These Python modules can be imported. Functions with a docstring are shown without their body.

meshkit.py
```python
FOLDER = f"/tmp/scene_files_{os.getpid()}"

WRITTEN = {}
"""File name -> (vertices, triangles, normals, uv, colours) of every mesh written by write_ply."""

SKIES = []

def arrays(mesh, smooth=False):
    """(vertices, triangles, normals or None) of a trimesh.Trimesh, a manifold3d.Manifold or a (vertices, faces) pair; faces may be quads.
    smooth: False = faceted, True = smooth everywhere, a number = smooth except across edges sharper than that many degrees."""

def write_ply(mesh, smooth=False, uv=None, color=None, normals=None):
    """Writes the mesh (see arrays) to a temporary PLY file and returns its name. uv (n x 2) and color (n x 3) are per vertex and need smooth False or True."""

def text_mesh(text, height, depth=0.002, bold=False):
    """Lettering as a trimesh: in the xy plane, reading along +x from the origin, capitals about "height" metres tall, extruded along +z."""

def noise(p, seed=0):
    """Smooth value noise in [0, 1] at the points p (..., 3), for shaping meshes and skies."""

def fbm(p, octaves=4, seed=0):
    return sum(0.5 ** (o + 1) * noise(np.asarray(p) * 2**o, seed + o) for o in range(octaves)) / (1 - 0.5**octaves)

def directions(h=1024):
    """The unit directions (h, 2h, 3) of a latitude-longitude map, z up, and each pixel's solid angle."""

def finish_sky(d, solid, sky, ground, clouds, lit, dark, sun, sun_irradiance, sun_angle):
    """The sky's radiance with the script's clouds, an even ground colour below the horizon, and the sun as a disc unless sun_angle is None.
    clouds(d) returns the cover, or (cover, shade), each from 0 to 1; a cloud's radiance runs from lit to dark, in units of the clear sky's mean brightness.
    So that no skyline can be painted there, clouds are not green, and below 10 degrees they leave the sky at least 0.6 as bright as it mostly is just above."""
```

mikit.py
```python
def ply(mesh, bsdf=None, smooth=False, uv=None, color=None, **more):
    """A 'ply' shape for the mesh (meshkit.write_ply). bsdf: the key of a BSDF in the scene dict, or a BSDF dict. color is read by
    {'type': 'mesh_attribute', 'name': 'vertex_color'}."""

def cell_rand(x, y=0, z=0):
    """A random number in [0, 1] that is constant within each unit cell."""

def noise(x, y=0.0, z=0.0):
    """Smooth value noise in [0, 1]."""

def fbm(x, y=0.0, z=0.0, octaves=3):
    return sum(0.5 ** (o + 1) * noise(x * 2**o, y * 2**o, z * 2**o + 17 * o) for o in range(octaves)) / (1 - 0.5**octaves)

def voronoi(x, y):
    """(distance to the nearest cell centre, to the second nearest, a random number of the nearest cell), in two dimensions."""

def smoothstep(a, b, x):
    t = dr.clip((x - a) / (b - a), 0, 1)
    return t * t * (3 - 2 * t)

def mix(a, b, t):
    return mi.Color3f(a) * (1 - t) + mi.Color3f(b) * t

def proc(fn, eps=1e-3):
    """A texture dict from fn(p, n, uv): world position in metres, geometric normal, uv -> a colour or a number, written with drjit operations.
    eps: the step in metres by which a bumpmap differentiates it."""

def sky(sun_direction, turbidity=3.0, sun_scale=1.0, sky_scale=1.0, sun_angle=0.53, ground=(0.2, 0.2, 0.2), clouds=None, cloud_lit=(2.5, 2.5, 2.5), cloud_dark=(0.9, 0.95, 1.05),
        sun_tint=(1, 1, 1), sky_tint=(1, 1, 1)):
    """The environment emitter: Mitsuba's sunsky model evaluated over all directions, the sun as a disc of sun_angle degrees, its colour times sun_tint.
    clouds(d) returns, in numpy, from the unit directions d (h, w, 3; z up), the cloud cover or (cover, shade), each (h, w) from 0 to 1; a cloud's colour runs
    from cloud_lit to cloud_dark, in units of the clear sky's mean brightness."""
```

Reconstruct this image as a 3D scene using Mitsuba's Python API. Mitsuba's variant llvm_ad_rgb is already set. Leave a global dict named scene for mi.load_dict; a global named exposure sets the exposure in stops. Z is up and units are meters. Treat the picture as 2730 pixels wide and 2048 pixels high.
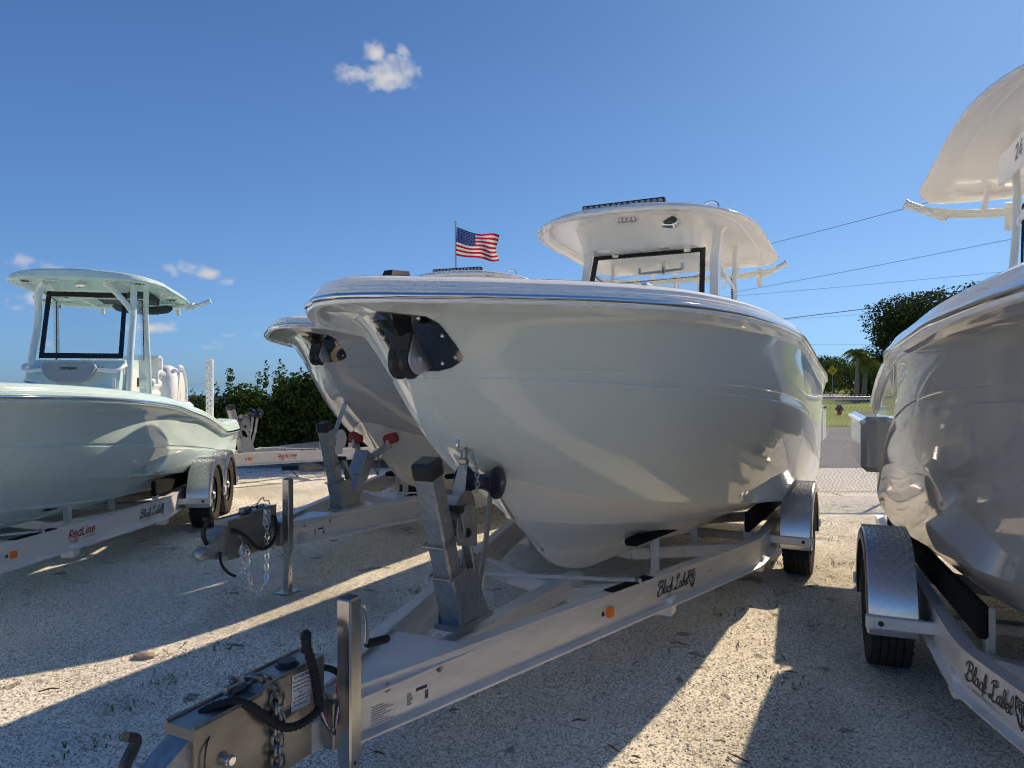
import math, random
import numpy as np, trimesh, drjit as dr, mitsuba as mi, mikit, meshkit
from shapely.geometry import LineString, Polygon, Point
from shapely.ops import unary_union
from scipy.interpolate import PchipInterpolator as PCH
from mikit import noise, fbm, voronoi, cell_rand, smoothstep, mix, proc

T4 = mi.ScalarTransform4f
scene, labels = {}, {}
rng = np.random.default_rng(7)
random.seed(7)

# ---------------------------------------------------------------- camera, sky, exposure
EYE = 1.6
scene['camera'] = {'type': 'perspective', 'fov': 71.59, 'fov_axis': 'x', 'near_clip': 0.05, 'far_clip': 3000.0,
                   'to_world': T4().look_at(origin=[0, 0, EYE], target=[0, 1, EYE], up=[0, 0, 1])}
exposure = 1.8
SUN_AZ, SUN_EL = 40.6, 36.5      # degrees to the right of the view, degrees above the horizon
az, el = math.radians(SUN_AZ), math.radians(SUN_EL)
SUN = [math.sin(az) * math.cos(el), math.cos(az) * math.cos(el), math.sin(el)]


def cloud_fn(d):
    x, y, z = d[..., 0], d[..., 1], d[..., 2]
    azi = np.degrees(np.arctan2(x, y))
    ele = np.degrees(np.arcsin(np.clip(z, -1, 1)))
    q = np.stack([azi, ele * 1.35, 0 * azi], -1)
    w1 = meshkit.fbm(q * .9 + 5.1, 4, 21) - .5
    w2 = meshkit.fbm(q * .9 + 15.7, 4, 22) - .5
    n2 = meshkit.fbm(q * 1.05 + np.stack([w1, w2, 0 * w1], -1) * 1.1 + 3.3, 6, 5)
    n3 = meshkit.fbm(q * 2.6 + 11.1, 5, 8)
    dens = np.zeros_like(azi)
    # (azimuth, elevation, half width, half height, strength) of each small cumulus puff
    for (a0, e0, wa, we, s) in [(-12.2, 23.0, 1.7, .75, .80), (-10.4, 23.3, 1.7, 1.15, .98), (-10.9, 24.4, 1.0, .85, .92), (-8.8, 24.5, .75, .75, .80), (-8.7, 23.1, 1.5, .8, .90), (-10.2, 22.5, 1.9, .55, .82), (-13.1, 23.3, 1.0, .55, .66), (-7.4, 22.9, .9, .6, .36), (-9.6, 23.9, 1.5, 1.3, .7),
                                (-24.6, 8.4, 1.5, .65, .92), (-23.2, 8.1, 1.1, .5, .85), (-22.0, 7.6, .9, .3, .6), (-34.6, 8.1, .9, .45, .7), (-33.1, 7.9, 1.1, .4, .8), (-33.9, 5.6, 1.4, .55, .8), (-34.6, 5.0, 1.0, .4, .7),
                                (-27.4, 4.0, 1.5, .35, .85), (-26.2, 4.1, .9, .35, .7), (-17.2, 4.0, 1.3, .4, .9), (-16.5, 4.5, .7, .5, .8), (-21.9, 3.6, .7, .16, .7), (-23.2, 2.7, 1.1, .2, .6), (-22.4, 3.0, .7, .16, .5), (-33.4, 2.7, .8, .2, .7), (-19.6, 3.7, .5, .16, .6), (-16.0, 2.5, .6, .14, .55)]:
        r = np.sqrt(((azi - a0) / wa) ** 2 + ((ele - e0) / we) ** 2)
        dens = np.maximum(dens, s * (1 if e0 > 20 else .88) * np.clip(1.25 - r * .8, 0, 1))
    cover = np.clip((dens * 1.25 + 1.9 * (n2 - .50) + .8 * (n3 - .5) - .46) / .85, 0, 1) * (dens > .02)
    return cover * .95, np.clip(1.3 * (n3 - .25), 0, .55)


scene['sky'] = mikit.sky(SUN, turbidity=2.2, sun_angle=0.55, clouds=cloud_fn, cloud_lit=(3.3, 3.25, 3.2), cloud_dark=(2.2, 2.25, 2.4), sky_tint=(.49, .67, .94), ground=(.3, .29, .26))

# ---------------------------------------------------------------- materials
def pri(key, color, rough=.4, metal=0., spec=.5, coat=0., bump=None, bscale=1., **kw):
    b = {'type': 'principled', 'base_color': color if isinstance(color, dict) else {'type': 'rgb', 'value': list(color)}, 'roughness': rough, 'metallic': metal, **kw}
    if metal < .5: b['specular'] = spec
    if coat: b['clearcoat'] = coat; b['clearcoat_gloss'] = .98
    if bump is not None:
        b = {'type': 'bumpmap', 'arbitrary': proc(bump[0], bump[1]), 'scale': bscale, 'bsdf': b}
    scene[key] = {'type': 'twosided', 'bsdf': b}
    return key


def gel(c, k=.06):      # gelcoat: very slight mottle of the colour
    return proc(lambda p, n, uv: mi.Color3f(c) * (1 - k + 2 * k * fbm(p.x * 1.7, p.y * 1.7, p.z * 1.7, 3)))


GEL = dict(rough=.018, spec=.55)
pri('hull_ice', gel((.69, .75, .72)), **GEL)
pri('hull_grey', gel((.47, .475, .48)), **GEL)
pri('hull_slate', gel((.35, .355, .36)), **GEL)
pri('hull_aqua', gel((.60, .755, .76)), **GEL)
pri('gel_white', gel((.86, .85, .82), .03), rough=.12, spec=.5)
pri('gel_bottom', gel((.80, .78, .73), .03), rough=.16, spec=.5)
pri('bottom_aqua', gel((.60, .72, .73), .03), rough=.14, spec=.5)
pri('bottom_slate', gel((.40, .405, .41), .03), rough=.12, spec=.5)
pri('powder_white', (.85, .85, .83), rough=.3)
pri('gel_aqua', gel((.58, .74, .72), .03), rough=.12)
pri('chrome', (.82, .82, .83), rough=.05, metal=1.)
pri('steel_polish', (.62, .62, .62), rough=.10, metal=1.)
pri('alu', proc(lambda p, n, uv: mi.Color3f(.74, .735, .72) * (.86 + .28 * fbm(p.x * 6, p.y * 6, p.z * 30, 3))), rough=proc(lambda p, n, uv: .30 + .22 * fbm(p.x * 9, p.y * 9, p.z * 14, 3)), metal=.5)
pri('alu_plate', (.62, .62, .63), rough=.27, metal=1.)
pri('alu_white', proc(lambda p, n, uv: mi.Color3f(.72, .71, .70) * (.93 + .14 * fbm(p.x * 5, p.y * 5, p.z * 9, 3))), rough=.38, metal=.25)


def spangle(p, n, uv):
    f1, f2, r = voronoi(p.x * 60 + p.z * 37, p.y * 60 - p.z * 43)
    return mi.Color3f(.37, .38, .385) * (.78 + .30 * r + .2 * fbm(p.x * 4, p.y * 4, p.z * 4, 3))


pri('galv', proc(spangle), rough=.42, metal=.75)
pri('zinc', proc(lambda p, n, uv: mi.Color3f(.30, .29, .265) * (.7 + .6 * fbm(p.x * 14, p.y * 14, p.z * 14, 3))), rough=.33, metal=.85)
pri('rubber', proc(lambda p, n, uv: mi.Color3f(.022, .022, .023) * (.7 + .9 * fbm(p.x * 20, p.y * 20, p.z * 20, 3))), rough=.75, spec=.3)
pri('black_gloss', (.012, .012, .014), rough=.12)
pri('black_plastic', (.018, .018, .02), rough=.42)
pri('black_carpet', (.014, .014, .016), rough=.95, spec=.1)
pri('navy_rubber', (.010, .012, .030), rough=.3)
pri('red_rubber', (.30, .022, .018), rough=.45)
pri('amber', (.85, .20, .02), rough=.2, coat=.6)
pri('decal_black', (.02, .02, .022), rough=.35)
pri('decal_grey', (.30, .30, .31), rough=.4)
pri('decal_red', (.36, .02, .05), rough=.35)
pri('decal_white', (.72, .72, .70), rough=.5)
pri('strap', (.45, .44, .42), rough=.9, spec=.2)
pri('cushion', proc(lambda p, n, uv: mi.Color3f(.33, .34, .36) * (.94 + .12 * noise(p.x * 60, p.y * 60, p.z * 60))), rough=.6)
pri('lens_grey', (.30, .31, .32), rough=.15)
pri('lens_pale', (.70, .69, .66), rough=.35)
pri('dark_glass', (.03, .035, .04), rough=.05, spec=.6)
pri('engine_white', (.80, .80, .80), rough=.18, coat=.4)
scene['pane'] = {'type': 'thindielectric', 'int_ior': 1.5, 'specular_transmittance': {'type': 'rgb', 'value': [.93, .96, .96]}}
pri('flag_red', (.42, .018, .035), rough=.8, spec=.2)
pri('pole_metal', (.55, .57, .58), rough=.3, metal=.8)
pri('sign_yellow', (.95, .55, .02), rough=.5)
pri('hydrant_red', (.16, .022, .02), rough=.45)
pri('wire', (.05, .05, .055), rough=.6)
pri('wood_dark', (.12, .08, .05), rough=.9, spec=.1)
pri('grey_wall', (.17, .18, .19), rough=.8)


def gravel_col(p, n, uv):
    x, y = p.x + .01 * noise(p.x * 60, p.y * 60), p.y
    _, _, r1 = voronoi(x * 125, y * 125)
    _, _, r2 = voronoi(x * 260 + 9, y * 260)
    big = fbm(p.x * .35 + 4, p.y * .35, 0, 4)
    mid = fbm(p.x * 2.3, p.y * 2.3 + 5, 0, 4)
    stone = .20 + .66 * smoothstep(.05, .9, r1) + .40 * (r2 - .3) + .16 * mid
    col = mix((1.0, .91, .72), (.98, .94, .84), r1) * dr.clip(stone, .08, .92)
    dirt = smoothstep(.55, .74, fbm(p.x * .8 + 2.1, p.y * .8 + 8.7, 0, 5))
    col = mix(col, mi.Color3f(.26, .235, .17) * (.5 + r1), dirt * .45)
    litter = smoothstep(.74, .80, fbm(p.x * 5.5 + 3, p.y * 5.5, 0, 4))
    col = mix(col, mi.Color3f(.085, .075, .055), litter * .7)
    return col * (.90 + .24 * big)


def gravel_h(p, n, uv):
    f1, f2, r = voronoi(p.x * 125 + 1.25 * noise(p.x * 60, p.y * 60), p.y * 125)
    g1, g2, s = voronoi(p.x * 260 + 9, p.y * 260)
    return (1 - dr.minimum(f1, 1)) * .008 * (.4 + r) + (1 - dr.minimum(g1, 1)) * .003


pri('gravel', proc(gravel_col), rough=.9, spec=.25, bump=(gravel_h, .55))
pri('pebble_a', proc(lambda p, n, uv: mi.Color3f(.80, .75, .65) * (.45 + .65 * cell_rand(p.x * 70, p.y * 70))), rough=.9, spec=.2)
pri('pebble_b', proc(lambda p, n, uv: mi.Color3f(.40, .38, .34) * (.4 + .9 * cell_rand(p.x * 70, p.y * 70))), rough=.9, spec=.2)
pri('asphalt', proc(lambda p, n, uv: mi.Color3f(.21, .212, .21) * (.7 + .35 * fbm(p.x * 1.3, p.y * 1.3, 0, 4) + .35 * noise(p.x * 70, p.y * 70))), rough=.9, spec=.2)
pri('road_mat', proc(lambda p, n, uv: mi.Color3f(.36, .34, .31) * (.8 + .4 * fbm(p.x * .7, p.y * .7, 0, 4))), rough=.9, spec=.2)
pri('lawn_mat', proc(lambda p, n, uv: mix((.19, .27, .05), (.36, .38, .10), fbm(p.x * 1.1, p.y * 1.1, 0, 5)) * (.55 + .9 * noise(p.x * 19, p.y * 8))), rough=.95, spec=.1)
pri('water_mat', (.03, .06, .08), rough=.06, spec=.5)
pri('bark', proc(lambda p, n, uv: mi.Color3f(.16, .125, .09) * (.5 + fbm(p.x * 6, p.y * 6, p.z * 14, 4))), rough=.95, spec=.1)
pri('palm_bark', proc(lambda p, n, uv: mi.Color3f(.25, .22, .18) * (.55 + .5 * fbm(p.x * 5, p.y * 5, p.z * 3, 3) + .25 * noise(0, 0, p.z * 12))), rough=.95, spec=.1)
pri('rock_mat', proc(lambda p, n, uv: mi.Color3f(.33, .27, .21) * (.5 + fbm(p.x * 9, p.y * 9, p.z * 9, 4))), rough=.95, spec=.1)


def leafmat(key, c, t):
    scene[key] = {'type': 'principledthin', 'base_color': proc(lambda p, n, uv: mi.Color3f(c) * (.45 + 1.1 * fbm(p.x * 4.3, p.y * 4.3, p.z * 4.3, 3))), 'roughness': .38, 'diff_trans': t, 'spec_trans': 0.0, 'eta': 1.45}


leafmat('leaf_hedge', (.07, .105, .026), .45)
leafmat('leaf_dark', (.055, .075, .026), .5)
leafmat('leaf_mid', (.07, .11, .03), .7)
leafmat('leaf_palm', (.13, .165, .035), .8)
leafmat('weed', (.12, .16, .04), .7)

# ---------------------------------------------------------------- mesh helpers
V = lambda *a: np.array(a, float)


def cat(*ms):
    ms = [m for m in ms if m is not None]
    return trimesh.util.concatenate(ms) if len(ms) > 1 else ms[0]


def cbox(c, s, bev=.004):
    """Box with chamfered edges, centre c, size s."""
    h = np.array(s, float) / 2
    b = min(bev, h.min() * .6)
    pts = []
    for sx in (-1, 1):
        for sy in (-1, 1):
            for sz in (-1, 1):
                for k in range(3):
                    d = h - b
                    d[k] = h[k]
                    pts.append(d * (sx, sy, sz))
    return trimesh.convex.convex_hull(np.array(pts) + np.array(c, float))


def box2(a0, a1, b0, b1, z0, z1, bev=.004):
    return cbox(((a0 + a1) / 2, (b0 + b1) / 2, (z0 + z1) / 2), (abs(a1 - a0), abs(b1 - b0), abs(z1 - z0)), bev)


def frame_from(d, up=(0, 0, 1)):
    d = np.array(d, float) / np.linalg.norm(d)
    u = np.array(up, float)
    if abs(d @ u) > .99: u = V(1, 0, 0)
    s = np.cross(u, d); s /= np.linalg.norm(s)
    return d, s, np.cross(d, s)


def bar(p, q, w, h, bev=.004, up=(0, 0, 1)):
    """Rectangular bar from p to q: w sideways, h along up."""
    p, q = np.array(p, float), np.array(q, float)
    d, s, u = frame_from(q - p, up)
    m = cbox((0, 0, 0), (np.linalg.norm(q - p), w, h), bev)
    M = np.eye(4); M[:3, 0], M[:3, 1], M[:3, 2], M[:3, 3] = d, s, u, (p + q) / 2
    m.apply_transform(M)
    return m


def cyl(p, q, r, n=16, r2=None):
    return tube([p, q], [r, r if r2 is None else r2], n)


def tube(path, r, n=10, caps=True, closed=False):
    P = np.array(path, float)
    k = len(P)
    R = np.broadcast_to(np.array(r, float), (k,)) if np.ndim(r) <= 1 else r
    t = np.zeros_like(P)
    t[1:-1] = P[2:] - P[:-2]; t[0] = P[1] - P[0]; t[-1] = P[-1] - P[-2]
    if closed: t[0] = t[-1] = P[1] - P[-2]
    t /= np.linalg.norm(t, axis=1, keepdims=True) + 1e-12
    u = np.cross(t[0], V(0, 0, 1) if abs(t[0, 2]) < .9 else V(1, 0, 0)); u /= np.linalg.norm(u)
    th = np.arange(n) * 2 * np.pi / n
    rings = []
    for i in range(k):
        u = u - t[i] * (u @ t[i]); u /= np.linalg.norm(u)
        v = np.cross(t[i], u)
        rings.append(P[i] + R[i] * (np.cos(th)[:, None] * u + np.sin(th)[:, None] * v))
    return skin(rings, caps)


def skin(rings, caps=True):
    """Closed rings of equal count joined to a surface."""
    n, k = len(rings[0]), len(rings)
    v = np.vstack(rings)
    i = np.arange(n); j = (i + 1) % n
    f = []
    for a in range(k - 1):
        f.append(np.stack([a * n + i, a * n + j, (a + 1) * n + j], 1)); f.append(np.stack([a * n + i, (a + 1) * n + j, (a + 1) * n + i], 1))
    f = np.vstack(f)
    if caps:
        v = np.vstack([v, rings[0].mean(0), rings[-1].mean(0)])
        f = np.vstack([f, np.stack([j, i, i * 0 + n * k], 1), np.stack([(k - 1) * n + i, (k - 1) * n + j, i * 0 + n * k + 1], 1)])
    m = trimesh.Trimesh(v, f, process=False)
    if caps and m.volume < 0: m.invert()
    return m


def sweep(path, prof, caps=True, closed=False):
    """Profile (n, z) swept along a path: n horizontally to the path's left normal (outward for our sheer lines), z up."""
    P = np.array(path, float)
    t = np.gradient(P[:, :2], axis=0)
    seg = np.diff(P[:, :2], axis=0); seg /= np.linalg.norm(seg, axis=1, keepdims=True) + 1e-12
    t = np.vstack([seg[:1], seg[:-1] + seg[1:], seg[-1:]])
    t /= np.linalg.norm(t, axis=1, keepdims=True) + 1e-12
    nrm = np.stack([-t[:, 1], t[:, 0]], 1)
    c = np.ones(len(P)); c[1:-1] = 1 / np.maximum(.35, np.sqrt((1 + (seg[:-1] * seg[1:]).sum(1)) / 2))
    prof = np.array(prof, float)
    rings = [np.column_stack([P[i, 0] + nrm[i, 0] * prof[:, 0] * c[i], P[i, 1] + nrm[i, 1] * prof[:, 0] * c[i], P[i, 2] + prof[:, 1]]) for i in range(len(P))]
    return skin(rings, caps)


def grid(pts, flip=False):
    """(rows, cols, 3) array of points to a surface."""
    r, c = pts.shape[:2]
    idx = np.arange(r * c).reshape(r, c)
    a, b, d, e = idx[:-1, :-1].ravel(), idx[:-1, 1:].ravel(), idx[1:, 1:].ravel(), idx[1:, :-1].ravel()
    f = np.vstack([np.stack([a, b, d], 1), np.stack([a, d, e], 1)])
    if flip: f = f[:, ::-1]
    return trimesh.Trimesh(pts.reshape(-1, 3), f, process=False)


def prism(poly, h, M=None):
    if not isinstance(poly, Polygon) and not hasattr(poly, 'geoms'): poly = Polygon(poly)
    ms = [trimesh.creation.extrude_polygon(g, h, engine='earcut') for g in getattr(poly, 'geoms', [poly]) if g.area > 1e-9]
    m = cat(*ms)
    if M is not None: m.apply_transform(M)
    return m


def basis(x, y, o):
    """Matrix whose x, y axes are x, y (z = x cross y) and origin o."""
    x = np.array(x, float); x /= np.linalg.norm(x)
    y = np.array(y, float); y = y - x * (x @ y); y /= np.linalg.norm(y)
    M = np.eye(4); M[:3, 0], M[:3, 1], M[:3, 2], M[:3, 3] = x, y, np.cross(x, y), o
    return M


def lathe(prof, n=32, axis='z', at=(0, 0, 0)):
    """Profile (r, h) turned round an axis through at."""
    th = np.arange(n) * 2 * np.pi / n
    rings = [np.column_stack([r * np.cos(th), r * np.sin(th), np.full(n, h)]) for r, h in prof]
    m = skin(rings, False)
    M = {'z': np.eye(4), 'y': basis((0, 0, 1), (1, 0, 0), (0, 0, 0)), 'x': basis((0, 1, 0), (0, 0, 1), (0, 0, 0))}[axis]
    m.apply_transform(M); m.apply_translation(at)
    return m


def spline(pts, n=24):
    pts = np.array(pts, float)
    d = np.r_[0, np.cumsum(np.linalg.norm(np.diff(pts, axis=0), axis=1))]
    from scipy.interpolate import CubicSpline
    return CubicSpline(d, pts)(np.linspace(0, d[-1], n))


def line_pts(ctrl, s):
    """Fair curve through control points at chord fractions s."""
    c = np.array(ctrl, float)
    d = np.r_[0, np.cumsum(np.linalg.norm(np.diff(c, axis=0), axis=1))]
    return PCH(d / d[-1], c)(s)


def mirror(m):
    m = m.copy(); m.vertices[:, 1] *= -1; m.invert()
    return m


def both(m): return cat(m, mirror(m))


def chain(path, link=.028, r=.0035, w=.009):
    """A chain of stadium links along a path, alternate links turned."""
    P = np.array(path, float)
    d = np.r_[0, np.cumsum(np.linalg.norm(np.diff(P, axis=0), axis=1))]
    n = max(2, int(d[-1] / (link * .72)))
    at = np.stack([np.interp(np.linspace(0, d[-1], n + 1), d, P[:, k]) for k in range(3)], 1)
    ms = []
    th = np.linspace(0, 2 * np.pi, 13)
    for i in range(n):
        dd, s, u = frame_from(at[i + 1] - at[i], (.3, .2, .93))
        side = s if i % 2 else u
        c = (at[i] + at[i + 1]) / 2
        ms.append(tube([c + dd * math.cos(x) * link / 2 + side * math.sin(x) * w for x in th], r, 5, False, True))
    return cat(*ms)


# ---------------------------------------------------------------- things and parts
def num(key):
    k, i = key, 0
    while k in scene or k in labels or any(x.startswith(k + '__') for x in scene):
        i += 1; k = f'{key}_{i:03d}'
    return k


USED = {}


def uniq(key):
    i = USED.get(key, -1) + 1
    USED[key] = i
    return key if i == 0 else f'{key}_{i:03d}'


def thing(name, label, cat_, group=None):
    k = uniq(name)
    labels[k] = {'label': label, 'category': cat_}
    if group: labels[k]['group'] = group
    return k


class Kit:
    """Parts of one kind of thing, in its own coordinates; put() places a copy."""
    def __init__(self): self.parts, self.count, self.off, self.base = [], {}, V(0, 0, 0), V(0, 0, 0)

    def add(self, name, mesh, mat, smooth=30, label=None, parent=None, **more):
        base = (parent + '__' if parent else '') + name
        i = self.count.get(base, -1) + 1
        self.count[base] = i
        key = base if i == 0 else f'{base}_{i:03d}'
        o = self.off + self.base
        if np.any(o):
            if isinstance(mesh, tuple): mesh = (mesh[0] + o, mesh[1])
            else: mesh = mesh.copy(); mesh.apply_translation(o)
        self.parts.append([key, mikit.ply(mesh, None, smooth=smooth), mat, label, more])
        return key

    def put(self, thing_key, M, swap={}, drop=()):
        for key, shape, mat, label, more in self.parts:
            if any(key == d or key.startswith(d + '__') for d in drop): continue
            k = thing_key + '__' + key
            scene[k] = {**shape, **more, 'bsdf': {'type': 'ref', 'id': swap.get((key, mat), swap.get(mat, mat))}, 'to_world': T4(M)}
            if label: labels[k] = {'label': label}


def one(name, label, cat_, mesh, mat, smooth=30, group=None, kind=None, M=None):
    k = uniq(name)
    scene[k] = mikit.ply(mesh, mat, smooth=smooth, **({'to_world': T4(M)} if M is not None else {}))
    if kind == 'structure': labels[k] = {'kind': kind}
    else:
        labels[k] = {'label': label, 'category': cat_}
        if kind: labels[k]['kind'] = kind
        if group: labels[k]['group'] = group
    return k


def pose(th, ox, oy, pitch=0., dz=0.):
    """Local (a towards the bow, b to the picture's right, z) to the world; th = heading, degrees."""
    t = math.radians(th)
    M = np.eye(4)
    M[:3, 0] = (-math.sin(t), -math.cos(t), pitch)
    M[:3, 1] = (math.cos(t), -math.sin(t), 0)
    M[:3, 2] = np.cross(M[:3, 0], M[:3, 1])
    for k in range(3): M[:3, k] /= np.linalg.norm(M[:3, k])
    M[:3, 3] = (ox, oy, dz)
    return M


# ---------------------------------------------------------------- lettering
GLYPH = {
    'B': ([[(.12, 0), (.2, .5), (.3, 1.0)], [(-.05, .72), (.02, .92), (.3, 1.04), (.62, .92), (.58, .66), (.26, .53)], [(.26, .53), (.62, .5), (.7, .22), (.42, -.02), (.08, -.02), (-.06, .16), (.04, .24)]], .74),
    'L': ([[(.1, .8), (.2, .98), (.5, 1.05), (.62, .88), (.5, .76), (.36, .86), (.3, .5), (.2, .1), (.02, -.02), (-.1, .1), (.05, .18), (.3, .0), (.56, -.04), (.72, .14)]], .70),
    'l': ([[(0, .08), (.16, .4), (.27, .9), (.2, 1.0), (.12, .8), (.09, .3), (.13, .03), (.28, .1)]], .25),
    'a': ([[(.33, .38), (.2, .46), (.04, .28), (.06, .04), (.18, .02), (.32, .24), (.36, .44)], [(.36, .44), (.32, .12), (.38, .01), (.5, .1)]], .46),
    'c': ([[(.32, .36), (.24, .46), (.06, .3), (.05, .06), (.16, .0), (.36, .12)]], .34),
    'k': ([[(0, .08), (.16, .4), (.26, .9), (.19, 1.0), (.11, .75), (.06, 0)], [(.06, .18), (.2, .42), (.32, .44), (.3, .3), (.1, .24)], [(.14, .24), (.26, .03), (.42, .08)]], .40),
    'b': ([[(0, .08), (.16, .4), (.26, .9), (.19, 1.0), (.1, .7), (.06, .2), (.14, .0), (.28, .08), (.32, .3), (.22, .42), (.1, .3)], [(.3, .34), (.42, .34)]], .38),
    'e': ([[(.02, .14), (.2, .22), (.3, .36), (.2, .46), (.06, .3), (.06, .08), (.18, .0), (.36, .12)]], .33),
    ' ': ([], .32)}


def script_text(text, h, w=.05, slant=.25):
    x, shp = 0, []
    for ch in text:
        st, adv = GLYPH[ch]
        for s in st:
            q = spline(s, 22) if len(s) > 2 else np.array(s)
            shp.append(LineString(q + [x, 0]).buffer(w if ch in 'BL' else w * .85, quad_segs=3))
        x += adv
    from shapely import affinity
    g = affinity.affine_transform(unary_union(shp).simplify(.008), [h, h * slant, 0, h, 0, 0])
    return prism(g, .0008), x * h


def caps_text(text, h, depth=.0008, bold=True, slant=0.):
    m = meshkit.text_mesh(text, h, depth, bold)
    if slant: m.vertices[:, 0] += slant * m.vertices[:, 1]
    return m


def crest(h):
    """Shield with an anchor: outline, stock, shank, flukes."""
    sh = Polygon([(-.32, .5), (0, .42), (.32, .5), (.34, .0), (.2, -.34), (0, -.52), (-.2, -.34), (-.34, 0)])
    g = sh.difference(sh.buffer(-.055))
    anchor = unary_union([LineString([(0, .36), (0, -.34)]).buffer(.035), LineString([(-.2, .16), (.2, .16)]).buffer(.03), LineString(spline([(-.2, -.1), (-.14, -.28), (0, -.36), (.14, -.28), (.2, -.1)], 16)).buffer(.035),
                          LineString([(-.18, .34), (-.1, .28), (-.18, .22), (-.1, .04)]).buffer(.025), LineString([(.12, .34), (.12, .0), (.22, .0)]).buffer(.025)])
    from shapely import affinity
    return prism(affinity.scale(unary_union([g, anchor]), h, h, origin=(0, 0)), .0008)


def placed(m, x, y, o):
    m = m.copy(); m.apply_transform(basis(x, y, o))
    return m

# ---------------------------------------------------------------- boats
def dense(ctrl, n=72, pw=1.5): return line_pts(ctrl, np.linspace(0, 1, n) ** pw)


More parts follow.
